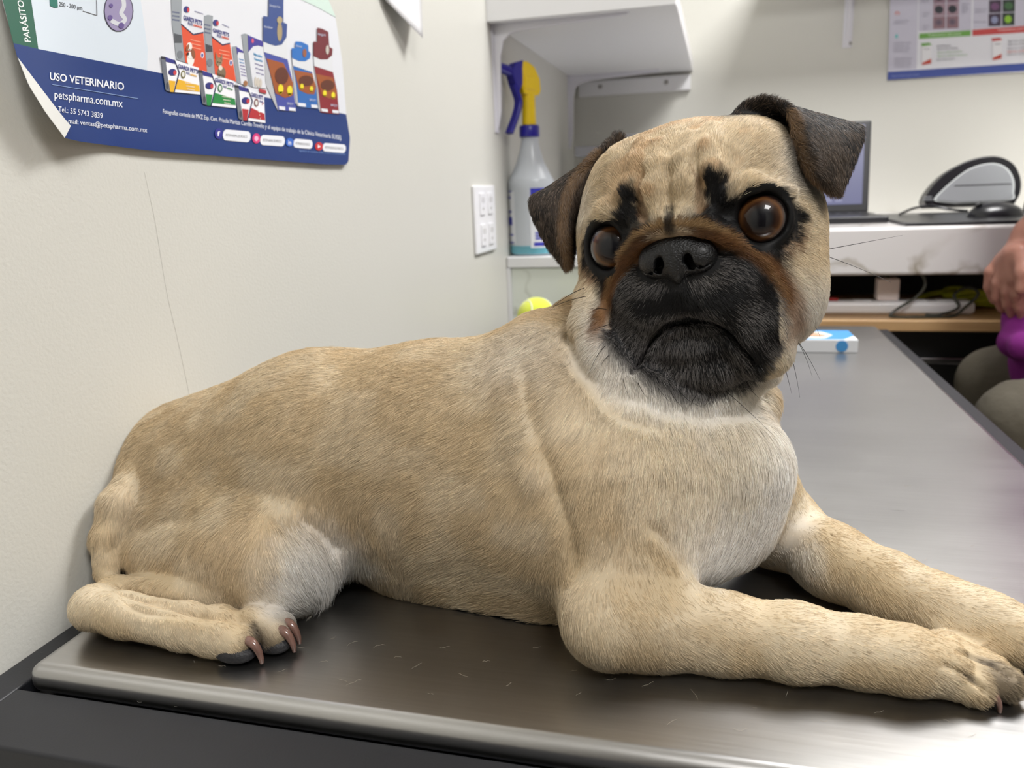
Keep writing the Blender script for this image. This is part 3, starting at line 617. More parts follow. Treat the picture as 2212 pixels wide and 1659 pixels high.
nn = [np.array([-(b_ - a_)[1], (b_ - a_)[0]]) / np.linalg.norm(b_ - a_) * 4.6 for a_, b_ in zip(sp, sp[1:])]; nn.append(nn[-1])
A.poly([tuple(p + q) for p, q in zip(sp, nn)] + [tuple(p - q) for p, q in list(zip(sp, nn))[::-1]], (206, 208, 214), 4.2)
for (x, y, r) in ((238, 38, 5), (262, 55, 6), (240, 12, 4)): A.ell(x, y, r, r * 1.1, (98, 80, 140), 5)
# lettering on the blue band
A.text('USO VETERINARIO', 108, 172, 268, 195, 23, (240, 243, 250), 3, True)
A.poly(z2([(320, 516), (845, 602), (845, 605), (320, 519)]), (150, 175, 215), 3)
A.text('petspharma.com.mx', 118, 212, 265, 232, 25, (240, 243, 250), 3)
A.text('Tel.: 55 5743 3839', 126, 241, 222, 256, 17, (235, 238, 248), 3)
A.text('mail: ventas@petspharma.com.mx', 148, 266, 318, 286, 14.5, (235, 238, 248), 3)
q = z6([(140, 1068), (1825, 1318)])
A.text('Fotografías cortesía de MVZ Esp. Cert. Priscila Maritza Carrillo Treviño y el equipo de trabajo de la Clínica Veterinaria SUISEJ.', *q[0], *q[1], 13.5, (232, 236, 246), 3)
for (x, y, c, x0, y0, x1, y1, h, ic) in ((665, 1260, (44, 44, 140), 735, 1272, 935, 1290, 52, 'f'), (1020, 1305, (214, 50, 120), 1085, 1320, 1260, 1332, 48, 'o'), (1335, 1342, (40, 96, 190), 1395, 1350, 1525, 1362, 42, 'in'), (1610, 1380, (196, 44, 50), 1670, 1388, 1840, 1402, 40, '')):
    P = z6([(x, y), (x0, y0), (x1, y1)]); A.pill(*P[1], *P[2], h / 4.365, (232, 234, 240), 3); A.ell(*P[0], 8.6, h / 4.4, c, 4)
    if ic: A.text(ic, P[0][0] - 3, P[0][1] + 5, P[0][0] + 3.2, P[0][1] + 5.5, 15, (240, 240, 246), 5, True)
    else: A.poly([(P[0][0] - 2, P[0][1] - 4), (P[0][0] - 2, P[0][1] + 4), (P[0][0] + 4, P[0][1] + .5)], (240, 240, 246), 5)
    if ic == 'o': A.ell(*P[0], 4.4, 5, (236, 180, 210), 4.5)
    A.text('/PETSPHARMA.DE.MEXICO', P[1][0] - 1, P[1][1] + 3, P[2][0], P[2][1] + 3, 8, (90, 90, 96), 4)
q = z6([(1425, 1428), (1860, 1462)]); A.text('Síguenos en nuestras redes sociales PETSPHARMA', *q[0], *q[1], 6, (120, 150, 205), 3)
# the product picture
GREY, NV, RED = (150, 156, 162), (48, 50, 130), (222, 82, 48)
def Z(pts, c, l=2): A.poly(z6(pts), c, l)
def T6(t, x0, y0, x1, y1, h, c, l=5, bold=False): p = z6([(x0, y0), (x1, y1)]); A.text(t, *p[0], *p[1], h / 4.365, c, l, bold)
def E6(x, y, rx, ry, c, l=4, rot=0): p = z6([(x, y)])[0]; A.ell(p[0], p[1], rx / 4.365, ry / 4.365, c, l, rot)
for (dx, dy, s_) in ((0, 0, 0), (1, 0, 1)):
    if not s_:
        side = [(215, -60), (320, -60), (310, 230), (330, 420), (350, 590), (265, 560), (240, 330), (225, 240)]; front = [(320, -60), (525, 40), (525, 95), (520, 310), (555, 690), (470, 660), (350, 590), (330, 420), (310, 230)]
        redp = [(312, 232), (425, 328), (520, 310), (555, 690), (470, 655), (350, 588), (330, 420)]; ch = [(312, 222), (425, 320), (520, 300), (521, 312), (425, 332), (312, 234)]; tx = (335, 185, 512, 240, 62); t2 = (378, 232, 420, 243); t3 = (428, 245, 510, 268); pill = (362, 88); bar = (245, 315, 308, 405); seal = (300, 515); web = (440, 108, 520, 135); ln = [(400, 375), (440, 418), (430, 365)]
    else:
        side = [(525, 150), (565, 140), (610, 150), (600, 340), (632, 710), (555, 680), (530, 300)]; front = [(610, 150), (770, 225), (770, 410), (830, 770), (632, 710), (600, 340)]
        redp = [(600, 350), (700, 427), (770, 412), (829, 768), (632, 708)]; ch = [(600, 338), (700, 418), (770, 402), (771, 414), (700, 430), (600, 352)]; tx = (612, 300, 764, 348, 52); t2 = (652, 345, 690, 356); t3 = (696, 356, 762, 376); pill = (638, 215); bar = (542, 415, 596, 490); seal = (580, 590); web = (700, 232, 765, 262); ln = [(670, 470), (700, 510), (690, 455)]
    Z(side, GREY, 2); Z(front, WHT, 2); Z(redp, RED, 3); Z(ch, (40, 44, 84), 4)
    T6("GIARDI PET'S", *tx[:4], tx[4], NV, 5, True); T6('PLUS', *t2, 34, NV, 5, True); T6('SUSPENSIÓN', *t3, 26, RED, 5, True); T6('petspharma', *web, 16, (110, 110, 160), 5)
    E6(*pill, 28, 30, (44, 46, 120), 4); E6(pill[0] + 16, pill[1] + 5, 12, 22, (200, 60, 70), 5)
    for k in range(9): x = bar[0] + (bar[2] - bar[0]) * k / 8; Z([(x, bar[1] + k * 2), (x + 4, bar[1] + k * 2), (x + 9, bar[3]), (x + 5, bar[3])], (70, 72, 78), 3)
    E6(*seal, 27, 38, (120, 125, 132), 3)
    for j in range(3): x, y = ln[0]; A.pill(*z6([(x, y + j * 34), (x + 95, y + 22 + j * 34)])[0], *z6([(x + 95, y + 22 + j * 34)])[0], 1.1, (240, 150, 120), 4)
    for k in range(3): y = 120 + k * 36 + (120 if s_ else 0); x = 225 if not s_ else 530; T6('ANTIPARASITARIO', x, y, x + 70 - 10 * s_, y + 10, 22, (70, 80, 130), 3)
for s_, (x, y) in enumerate(((510, 520), (780, 592))): E6(x, y, 15, 28, (236, 238, 244), 4); E6(x, y, 9, 18, (60, 60, 150), 5)
# dog and cat pictures
E6(388, 440, 26, 40, (236, 230, 222), 5); E6(400, 560, 34, 62, (238, 234, 228), 4); E6(424, 505, 18, 48, (140, 84, 52), 6, -.2); E6(372, 450, 12, 34, (150, 92, 60), 6, .3); E6(376, 505, 9, 11, (30, 26, 26), 7); E6(392, 468, 5, 6, (30, 26, 26), 7); E6(396, 520, 26, 34, (240, 236, 232), 5); E6(376, 508, 9, 11, (30, 26, 26), 8)
E6(690, 690, 42, 62, (126, 106, 84), 4); E6(668, 585, 30, 40, (150, 128, 100), 5); Z([(638, 560), (636, 490), (662, 548)], (140, 116, 90), 6); Z([(676, 548), (696, 508), (700, 575)], (140, 116, 90), 6); E6(682, 640, 18, 24, (226, 214, 198), 6); E6(658, 585, 5, 6, (60, 70, 40), 7); E6(680, 590, 5, 6, (60, 70, 40), 7)
for k in range(5): Z([(655 + k * 14, 690 + k * 4), (660 + k * 14, 690 + k * 4), (664 + k * 14, 735), (659 + k * 14, 735)], (84, 68, 52), 6)
# three small cartons
for (dx, dy, cc, xr, yb) in ((0, 0, (232, 178, 40), 480, 0), (348, 128, (28, 134, 62), 0, 0), (690, 268, (176, 38, 46), 0, 0)):
    o = lambda pts: [(x + dx, y + dy) for x, y in pts]; w = -10 if dx == 348 else (-75 if dx else 0)
    Z(o([(118, 530), (160, 535), (180, 700), (208, 866), (165, 850), (140, 690)]), (110, 114, 124), 5); Z(o([(118, 530), (160, 535), (166, 560), (122, 552)]), (40, 42, 52), 6)
    Z(o([(160, 535), (477 + w, 640), (482 + w, 760), (490 + w, 892), (250, 868), (208, 866), (180, 700)]), (240, 241, 246), 5)
    Z(o([(195, 757), (258, 765), (240, 868), (208, 866)]), cc, 6); Z(o([(275, 745), (480 + w, 805), (487 + w, 865), (255, 842)]), cc, 6)
    Z(o([(163, 538), (247, 566), (256, 603), (168, 582)]), NV, 6); Z(o([(245, 565), (253, 566), (298, 683), (250, 868), (241, 868), (288, 683)]), (30, 36, 84), 7)
    E6(230 + dx, 680 + dy, 38, 32, (44, 46, 120), 7); E6(252 + dx, 686 + dy, 15, 22, (200, 60, 70), 8); E6(330 + dx, 702 + dy, 22, 38, (120, 112, 60) if not dx else ((50, 120, 70) if dx == 348 else (120, 60, 60)), 7); E6(330 + dx, 702 + dy, 13, 24, (226, 226, 222), 8)
    T6("GIARDI PET'S", 284 + dx, 640 + dy, 470 + dx + w, 696 + dy + w * .3, 55, NV, 8, True); T6('PLUS', 362 + dx, 695 + dy, 392 + dx, 703 + dy, 26, NV, 8, True); T6('tabletas', 398 + dx, 708 + dy, 460 + dx + w, 724 + dy, 26, cc, 8, True); E6(182 + dx, 808 + dy, 12, 32, (66, 68, 76), 6)
    for k in range(3): T6('antiparasitario', 350 + dx + k * 10, 785 + k * 30 + dy, 440 + dx + w, 797 + k * 30 + dy, 20, (250, 244, 226), 8)
# two white cartons
Z([(880, 325), (910, 316), (942, 325), (945, 500), (992, 822), (948, 808), (905, 520)], GREY, 2); Z([(940, 330), (1080, 390), (1112, 832), (990, 822), (945, 500)], WHT, 3)
Z([(940, 330), (1080, 390), (1082, 442), (1040, 428), (990, 436), (946, 490)], (66, 58, 150), 4); E6(985, 385, 11, 22, (220, 90, 120), 5); Z([(1045, 835), (1112, 850), (1115, 885), (1052, 868)], (176, 60, 66), 4)
for k, (t, c) in enumerate((('Milprazikan', (88, 160, 205)), ('Suspensión', (88, 160, 205)), ('praziquantel', (110, 100, 160)), ('pirantel', (110, 100, 160)), ('oral', (110, 100, 160)))): T6(t, 995 + k * 6, 520 + k * 42, 1075 + k * 4, 545 + k * 42, 34 if k < 2 else 22, c, 5, k < 2)
for k in range(3): E6(1012 + k * 24, 770 + k * 8, 12, 46, (206, 198, 186), 5)
Z([(790, 440), (830, 436), (845, 560), (878, 792), (838, 780), (812, 600)], GREY, 2); Z([(830, 438), (895, 482), (942, 805), (876, 792), (845, 560)], WHT, 3); Z([(830, 438), (895, 482), (898, 500), (850, 488), (842, 520)], (66, 58, 150), 4); E6(918, 785, 20, 26, (160, 110, 70), 5)
for k in range(6): T6('suspensión' if k < 2 else 'oral canina', 858 + k * 4, 560 + k * 30, 902 + k * 5, 572 + k * 30, 20, (88, 150, 205) if k < 2 else (120, 110, 170), 5)
# blister displays
def display(card, curve, body, amber, yel, side, c1, c2, lbl, white):
    Z(side, (186, 188, 192), 3); Z(body, c2, 4); Z(curve, (222, 224, 228), 5); Z(card, c1, 6); Z(amber, (158, 84, 40), 5)
    ax, ay = np.mean(amber, axis=0); E6(ax - 10, ay - (amber[3][1] - amber[0][1]) * .16, (amber[1][0] - amber[0][0]) * .40, (max(p[1] for p in amber) - amber[0][1]) * .22, (96, 46, 28), 6)
    for x, y, rx, ry in yel: E6(x, y, rx, ry, (238, 220, 40), 7); Z([(x - rx * .7, y + ry * .6), (x + rx * .7, y + ry * .6), (x, y + ry * 1.2)], (238, 220, 40), 7)
    for p in white: Z(p, (232, 234, 240), 6)
    for k, (x, y, w, t) in enumerate(lbl): T6(t, x, y, x + w, y + w * .14, 30, (206, 214, 236), 8)
display([(1140, -40), (1275, -40), (1275, 210), (1310, 228), (1305, 350), (1260, 420), (1200, 432), (1140, 415), (1085, 390), (1085, 150), (1135, 158)], [(1085, 388), (1140, 412), (1200, 430), (1260, 418), (1306, 345), (1312, 560), (1090, 490)], [(1090, 488), (1312, 556), (1355, 740), (1395, 1050), (1225, 1040), (1180, 800)],
        [(1115, 550), (1275, 595), (1365, 780), (1365, 900), (1290, 925), (1200, 880)], [(1250, 838, 25, 44), (1335, 852, 25, 44)], [(1088, 500), (1115, 550), (1228, 1050), (1205, 1010), (1105, 790)], (52, 76, 138), (70, 80, 160), [(1145, 60, 100, 'Simparica'), (1095, 260, 80, 'Fluralaner'), (1310, 985, 60, 'SPOT')], [[(1232, 1000), (1290, 1008), (1292, 1040), (1236, 1032)], [(1326, 1012), (1388, 1018), (1392, 1048), (1330, 1042)]])
E6(1240, 190, 26, 34, (176, 160, 120), 8); E6(1240, 300, 24, 90, (168, 150, 112), 7)
display([(1390, 390), (1445, 395), (1508, 425), (1512, 480), (1532, 505), (1525, 550), (1480, 578), (1420, 575), (1355, 545), (1355, 450), (1385, 458)], [(1355, 545), (1420, 576), (1480, 578), (1528, 545), (1545, 680), (1365, 620)], [(1365, 612), (1543, 672), (1580, 820), (1600, 1025), (1418, 1010), (1400, 820)],
        [(1375, 660), (1548, 692), (1582, 820), (1565, 890), (1500, 885), (1425, 850)], [(1450, 815, 16, 26), (1540, 838, 16, 26)], [(1358, 620), (1378, 660), (1420, 1012), (1400, 990), (1372, 800)], (42, 112, 190), (44, 104, 178), [(1392, 440, 60, 'Advocat'), (1520, 950, 62, 'SPOT')], [[(1412, 968), (1484, 976), (1488, 1008), (1416, 1000)], [(1536, 985), (1594, 990), (1597, 1020), (1540, 1015)]])
E6(1475, 500, 18, 40, (150, 90, 60), 8)
display([(1595, 260), (1640, 270), (1698, 300), (1708, 440), (1740, 460), (1735, 520), (1690, 560), (1625, 560), (1560, 530), (1560, 390), (1595, 396)], [(1560, 528), (1625, 560), (1690, 560), (1737, 518), (1742, 680), (1565, 622)], [(1565, 620), (1742, 676), (1782, 860), (1800, 1078), (1628, 1060), (1600, 820)],
        [(1580, 695), (1742, 732), (1780, 870), (1770, 935), (1700, 925), (1640, 900)], [(1665, 880, 17, 30), (1745, 898, 17, 30)], [(1563, 625), (1582, 690), (1628, 1062), (1608, 1030), (1585, 800)], (112, 36, 44), (136, 34, 44), [(1600, 330, 72, 'Nexgard'), (1722, 1000, 64, 'SPOT')], [[(1632, 1022), (1692, 1030), (1695, 1058), (1636, 1050)], [(1736, 1036), (1794, 1042), (1796, 1070), (1740, 1064)]])
E6(1690, 470, 16, 44, (196, 190, 180), 8)
poster = A.build('poster'); tag(poster, 'veterinary medicine poster with a blue band and curled corner on the left wall', 'poster')
fl_ = Sheet(surf_left)   # the corner folded over, its pale back towards the room
fl_.coons([(38, 125), (62, 185), (98, 243), (139, 298)], [(39, 126), (92, 196), (130, 246), (152, 272)], [(38, 125), (39, 126)], [(139, 298), (152, 272)], (226, 226, 222), 9, 3, 20)
cf = fl_.build('folded_corner'); sol = cf.modifiers.new('thick', 'SOLIDIFY'); sol.thickness = .0003; cf.parent = poster
sol = poster.modifiers.new('thick', 'SOLIDIFY'); sol.thickness = .00012; sol.offset = -1
# sheet of paper hanging at the top
def surf_paper(px, py, layer):
    d = ray(px, py); x = WX + .002 + layer; P = d * (x / d[0]); return Vector(P + OFF)
b = MB(); n = 8; G = []
for j in range(9):
    v = j / 8; row = []
    for i in range(9):
        u = i / 8; px = 800 + u * (905 - 800) + v * (833 - 800) * (1 - u) + v * (8) * u; py = -110 + v * (112 + u * (82 - 2))
        row.append(b.bm.verts.new(surf_paper(px, py, .004 + .018 * (v ** 2) * u)))
    G.append(row)
for j in range(8):
    for i in range(8): b.bm.faces.new((G[j][i], G[j][i + 1], G[j + 1][i + 1], G[j + 1][i]))
pp = b.build('notice_sheet', mat('paper', srgb(224, 224, 226), .7)); s_ = pp.modifiers.new('thick', 'SOLIDIFY'); s_.thickness = .0003
tag(pp, 'white paper sheet with a slanted lower corner on the left wall beside the shelf', 'paper')
# eye chart on the back wall
def surf_back(px, py, layer): d = ray(px, py); return Vector(d * ((WB - .004 - layer * .0003) / d[1]) + OFF)
B_ = Sheet(surf_back); z7 = lambda pts: [(1780 + x / 5.12, y / 5.12) for x, y in pts]
def Y(pts, c, l=1): B_.poly(z7(pts), c, l)
LIL = (206, 204, 220)
B_.poly([(1917, 172), (2330, 149), (2334, -60), (1926, -60)], (236, 237, 244), 0)
Y([(705, 795), (2815, 660), (2815, 745), (700, 885)], (66, 84, 158), 1)
Y([(740, -300), (1045, -300), (1022, 765), (708, 785)], LIL, 1)
Y([(1055, -300), (1640, -300), (1628, 330), (1045, 345)], LIL, 1); Y([(1660, -300), (2815, -300), (2815, 250), (1648, 318)], LIL, 1)
Y([(1055, 372), (1622, 335), (1620, 395), (1052, 430)], (112, 172, 76), 2); Y([(1642, 330), (2815, 245), (2815, 318), (1642, 395)], (204, 74, 74), 2)
def T7(t, x0, y0, x1, y1, h, c, l=3): p = z7([(x0, y0), (x1, y1)]); B_.text(t, *p[0], *p[1], h / 5.12, c, l)
T7('Tratamiento lubricante', 1150, 402, 1515, 382, 38, (226, 240, 216)); T7('Tratamiento para úlceras', 1920, 345, 2330, 318, 38, (244, 220, 220))
for (x, y, w, n) in ((770, -10, 150, 1), (775, 240, 165, 2), (765, 485, 200, 4), (775, 655, 205, 4), (1080, 18, 80, 1), (1090, 155, 80, 2), (1095, 295, 70, 2), (1520, 50, 90, 4), (1670, 110, 130, 2), (1660, 250, 130, 1)):
    for k in range(n): T7('evaluación ocular'[:max(6, 17 - 3 * (k % 2))], x, y + k * 30, x + w - 22 * (k % 2) - 12 * (k // 2), y + k * 30 - w * .02, 26, (150, 148, 166))
B_.ell(*z7([(810, 148)])[0], 5, 4, (222, 120, 110), 3); B_.ell(*z7([(810, 152)])[0], 3, 2.6, LIL, 4); Y([(790, 385), (812, 375), (818, 418), (786, 420)], (110, 200, 200), 3)
for r in range(4):
    for c in range(2):
        x0 = 1212 + c * 148 - r * 2; y0 = -240 + r * 142 - c * 6 ; Y([(x0, y0), (x0 + 136, y0 - 6), (x0 + 134, y0 + 130), (x0, y0 + 136)], [(160, 132, 150), (150, 120, 134), (168, 140, 152), (150, 116, 124)][r], 2)
        p = z7([(x0 + 64, y0 + 62)])[0]; B_.ell(*p, 9.5, 8.5, [(60, 50, 66), (44, 42, 58), (40, 46, 56), (128, 104, 118)][r], 3); B_.ell(*p, 5, 4.5, (30, 32, 44) if r < 3 else (104, 88, 106), 4)
        x0 = 1835 + c * 150 - r * 5; y0 = -290 + r * 148 - c * 8; Y([(x0, y0), (x0 + 138, y0 - 7), (x0 + 135, y0 + 132), (x0, y0 + 138)], (70, 56, 74) if c == 0 else (50, 62, 56), 2)
        p = z7([(x0 + 66, y0 + 66)])[0]; B_.ell(*p, [8, 9, 9, 7.5][r], [7, 8, 8, 8][r], [(110, 70, 110), (110, 80, 120), (120, 80, 120), (150, 156, 190)][r] if c == 0 else [(60, 90, 70), (60, 90, 70), (70, 110, 70), (150, 204, 60)][r], 3)
for (x, y, g, c) in ((1070, 480, 0, (112, 172, 76)), (1850, 425, 1, (204, 74, 74))):
    Y([(x, y + 10), (x + 118, y), (x + 114, y + 225), (x + 14, y + 240), (x - 2, y + 215)], (222, 222, 228), 2); Y([(x + 20, y + 12), (x + 118, y), (x + 114, y + 222), (x + 16, y + 238)], (242, 242, 246), 3)
    Y([(x, y + 2), (x + 96, y - 8), (x + 122, y + 18), (x + 14, y + 32)], c, 4); Y([(x + 18, y + 215), (x + 114, y + 168), (x + 114, y + 222), (x + 16, y + 240)], (202, 74, 56), 4); T7('Gotas', x + 36, y + 70, x + 100, y + 66, 26, (130, 130, 140), 5)
for (x, y, c) in ((1250, 518, (150, 150, 156)), (1252, 550, (150, 150, 156)), (1255, 590, (170, 200, 160)), (1255, 630, (170, 200, 160)), (1245, 668, (168, 170, 176)), (2035, 465, (150, 150, 156)), (2032, 500, (150, 150, 156)), (2030, 545, (170, 170, 176)), (2028, 580, (220, 130, 126)), (2025, 612, (170, 170, 176))):
    w = {518: 150, 550: 230, 590: 275, 630: 330, 668: 200}.get(y, 420); T7('lágrima artificial veterinaria', x, y, x + w, y - w * .05, 32, c)
T7('Material exclusivo para clínicas', 750, 850, 1050, 832, 24, (150, 164, 214))
ep = B_.build('eye_chart_poster'); tag(ep, 'pale eye disease poster with a blue foot on the back wall', 'poster')
sol = ep.modifiers.new('thick', 'SOLIDIFY'); sol.thickness = .0002; sol.offset = -1
# ---------------------------------------------------------------- the person seated at the desk, mostly beyond the right edge
def PYv(px, py, y): return PY(px, py, y)
PB = np.array([.60, 1.42, -CZ])
hipN, hipF = PYv(2480, 905, 1.30), PYv(2470, 850, 1.50); hipN[2] = hipF[2] = -.335
kneN, kneF = PYv(2205, 915, 1.25), PYv(2150, 826, 1.50)
tx, ty = .605, 1.42
shN, shF = np.array([tx - .01, 1.24, .16]), np.array([tx - .01, 1.60, .16])
lo = np.array([.28, 1.08, -1.15]); hi = np.array([.90, 1.74, .56])
footN = np.array([kneN[0] + .02, kneN[1], -.80]); footF = np.array([kneF[0] + .02, kneF[1], -.80])
wrist = PYv(2226, 500, 1.44); elbow = np.array([.64, 1.64, -.028])
B = Field(lo, hi, .0035)
B.cone((tx, ty, -.34), (tx - .01, ty, .02), .105, .095, .03); B.cone((tx - .01, ty, .02), (tx - .01, ty, .12), .10, .10, .03)
for s_, sh_ in ((-1, shN), (1, shF)): B.cone((tx, ty, .13), sh_, .07, .055, .03)
B.cone((tx - .01, ty, .15), (tx - .03, ty, .28), .052, .050, .02)
B.ell((tx - .04, ty, .36), (.092, .074, .115), None, .015); B.ell((tx - .065, ty, .31), (.055, .052, .06), None, .02)      # head, jaw
B.cone((tx - .125, ty, .37), (tx - .148, ty, .338), .009, .013, .008); B.ell((tx - .120, ty, .30), (.012, .024, .006), None, .006)   # nose, lips
for s_ in (-1, 1):
    B.ell((tx - .035, ty + s_ * .077, .35), (.018, .007, .030), None, .005); B.ell((tx - .118, ty + s_ * .031, .372), (.014, .016, .012), None, .006, True)
B.cone(shF, elbow, .048, .040, .02); B.chain([(elbow, .040), ((elbow + wrist) / 2, .035), (wrist, .024)], .015)
elbN = np.array([.69, 1.17, -.10]); haN = np.array([.60, 1.26, -.225]); B.cone(shN, elbN, .048, .040, .02); B.cone(elbN, haN, .038, .026, .015)
B.cone(haN, haN + np.array([-.07, .02, -.010]), .026, .022, .01)
for k in range(4): p_ = haN + np.array([-.075, -.018 + k * .020, -.012]); B.chain([(p_, .0095), (p_ + np.array([-.035, .004, -.004]), .0088), (p_ + np.array([-.058, .006, -.022]), .0078)], .004)
B.chain([(haN + np.array([-.02, .03, -.005]), .0115), (haN + np.array([-.055, .056, -.014]), .0095)], .006)
# right hand hanging relaxed over the edge of the knee, five fingers
pal = [(PYv(2215, 525, 1.44), .024), (PYv(2190, 570, 1.43), .025), (PYv(2178, 596, 1.425), .021)]
B.chain(pal, .012); B.cone(PYv(2196, 552, 1.41), PYv(2202, 600, 1.40), .020, .018, .012)
for (k1, k2, k3, k4, yy) in (((2164, 560), (2140, 588), (2137, 620), (2147, 648), 1.440), ((2172, 578), (2155, 612), (2154, 642), (2165, 668), 1.424), ((2188, 592), (2177, 630), (2178, 658), (2188, 682), 1.408), ((2205, 600), (2200, 638), (2203, 664), (2210, 686), 1.394)):
    B.chain([(PYv(*k1, yy), .0110), (PYv(*k2, yy), .0096), (PYv(*k3, yy + .004), .0085), (PYv(*k4, yy + .01), .0074)], .003)
B.chain([(PYv(2205, 545, 1.395), .013), (PYv(2212, 590, 1.375), .0115), (PYv(2206, 625, 1.37), .0095)], .008)
for a_, b_, f_ in ((hipN, kneN, footN), (hipF, kneF, footF)): B.cone(a_, b_, .065, .045, .02); B.chain([(b_, .045), ((b_ + f_) / 2, .045), (f_, .034)], .02)
for f_ in (footN, footF): B.cone(f_ + (.01, 0, -.02), f_ + (-.13, 0, -.045), .032, .026, .02)
PV, PF = B.mesh(); del B
C1 = Field(lo, hi, .005)   # shirt
C1.cone((tx, ty, -.30), (tx - .01, ty, .05), .135, .122, .03); C1.cone((tx - .01, ty, .05), (tx - .01, ty, .13), .122, .10, .03)
for sh_, e_ in ((shN, elbN), (shF, elbow)): C1.cone((tx, ty, .13), sh_, .078, .064, .03); C1.cone(sh_, sh_ * .42 + e_ * .58, .062, .056, .02)
C1.chain([(PYv(2192, 738, 1.40), .018), (PYv(2215, 748, 1.33), .020), (PYv(2300, 760, 1.28), .022)], .015)
C1.chain([(PYv(2192, 738, 1.40), .018), (PYv(2212, 690, 1.44), .022), (PYv(2225, 620, 1.46), .022)], .03)
SV, SF = C1.mesh(); del C1
C2 = Field(lo, hi, .005)   # trousers
for a_, b_, f_ in ((hipN, kneN, footN), (hipF, kneF, footF)): C2.cone(a_, b_, .088, .058, .03); C2.chain([(b_, .058), (b_ * .4 + f_ * .6 , .056), (f_ + (0, 0, .05), .052)], .02)
C2.cone((tx, 1.34, -.33), (tx, 1.50, -.33), .11, .11, .04)
for k in range(5): q_ = .15 + .17 * k; p_ = kneN * (1 - q_) + hipN * q_; C2.torus(p_ + (0, 0, 0), (hipN - kneN) + np.array([0, .05 * (-1) ** k, .12 * (-1) ** k]), .060 + .028 * q_, .006, .012); p_ = kneF * (1 - q_) + hipF * q_; C2.torus(p_, (hipF - kneF) + np.array([0, .05, -.12 * (-1) ** k]), .060 + .028 * q_, .006, .012)
TV, TF = C2.mesh(); del C2
m_sk = noise_bump(mat('person_skin', srgb(176, 128, 112), .5, 0, Subsurface_Weight=.08), 120, .35, .002, 4, colvar=(srgb(160, 108, 94), 45)); m_shirt = noise_bump(mat('purple_cotton', srgb(120, 22, 118), .85), 60, .3, .004)
m_tr = noise_bump(mat('grey_brown_cotton', srgb(94, 88, 76), .9), 40, .5, .006, colvar=(srgb(78, 73, 63), 20)); m_hr = noise_bump(mat('dark_hair', srgb(50, 42, 38), .6), 300, .5, .002)
pe = thing('person', 'seated person in purple shirt and grey-brown trousers at the right edge, hand hanging down', 'person', tuple(PB + OFF))
pb = np_mesh('body', PV - PB, PF, m_sk, pe); np_mesh('shirt', SV - PB, SF, m_shirt, pe); np_mesh('trousers', TV - PB, TF, m_tr, pe)
HFld = Field((tx - .16, ty - .1, .28), (tx + .09, ty + .1, .50), .003)
HFld.ell((tx - .03, ty, .372), (.098, .083, .118), None, .01); HFld.ell((tx - .115, ty, .325), (.06, .075, .085), None, .01, True); HFld.cone((tx + .02, ty, .27), (tx - .06, ty, .22), .06, .06, .01, True)
HV, HFc = HFld.mesh(); np_mesh('hair', HV - PB, HFc, m_hr, pe)
m_eyew = mat('person_eye', srgb(60, 44, 36), .15)
for s_ in (-1, 1): ellipsoid_mesh('eye', (tx - .104 - PB[0], ty + s_ * .031 - PB[1], .372 - PB[2]), (.012, .012, .012), m_eyew, pe)
m_shoe = mat('black_shoe', srgb(28, 28, 30), .4)
for f_ in (footN, footF):
    q = MB(); M = Matrix.Translation(Vector(f_ - PB)); q.prism([(.055, -.045), (.06, 0), (.055, .045), (-.02, .05), (-.13, .052), (-.19, .035), (-.205, 0), (-.19, -.035), (-.13, -.052), (-.02, -.05)], -.095, -.04, 0, M); q.build('shoe', m_shoe, pe, bevel=.018, seg=4)
st = thing('stool', 'tall stool with a chrome foot ring under the seated person', 'stool', (tx + .02, 1.41, 0))
zs = CZ - .345 - .112
q = MB(); q.lathe([(.001, zs - .07), (.17, zs - .07), (.19, zs - .055), (.19, zs - .02), (.17, zs), (.001, zs)], 40); q.build('seat', m_dark, st, bevel=.003)
m_chr = mat('chrome', (.75, .75, .78, 1), .12, 1)
q = MB(); q.lathe([(.028, .03), (.028, zs - .07)], 24); q.build('column', m_chr, st)
q = MB(); q.lathe([(.22, 0), (.22, .01), (.05, .03), (.001, .03)], 40); q.build('base', m_chr, st)
q = MB(); R_ = .185; q.tube([(R_ * math.cos(a * math.pi / 20), R_ * math.sin(a * math.pi / 20), .25) for a in range(40)], .011, 10, close=True)
for a in (0, 2.1, 4.2): q.tube([(0, 0, .25), (R_ * math.cos(a), R_ * math.sin(a), .25)], .007, 8)
q.build('foot_ring', m_chr, st)
# ---------------------------------------------------------------- the pug
DB = np.array([-0.10, 0.45, -0.25])          # base of the dog (on the table), camera frame
psi, the, rho = map(math.radians, (27.9, -10.6, 3.3))
_F = -math.sin(psi) * math.cos(the) * CR + math.sin(the) * CU - math.cos(psi) * math.cos(the) * CF
_R = math.cos(psi) * CR - math.sin(psi) * CF; _U = np.cross(_F, _R)
HR = math.cos(rho) * _R + math.sin(rho) * _U; HU = -math.sin(rho) * _R + math.cos(rho) * _U; HF = _F
HA = np.array([HR, HU, HF])
NOSE = PD(1452.5, 562.6, 0.412); HO = NOSE - 0.052 * HF
def HL(a, b, c): return HO + (HR * a + HU * b + HF * c) * .001      # head millimetres -> camera frame
def to_head(P): return (P - HO) @ HA.T * 1000
EYE_R = 14.8
EYES = [(-1, HL(-41, 12, 22.5)), (1, HL(40.5, 15, 21.5))]
def eye_axis(s): v = HR * (s * math.sin(math.radians(20))) + HF * math.cos(math.radians(20)) + HU * .03; return v / np.linalg.norm(v)

D = Field((-.402, .325, -.2495), (.30, .62, .075), .0018)
def P3(px, py, y): return PY(px, py, y)
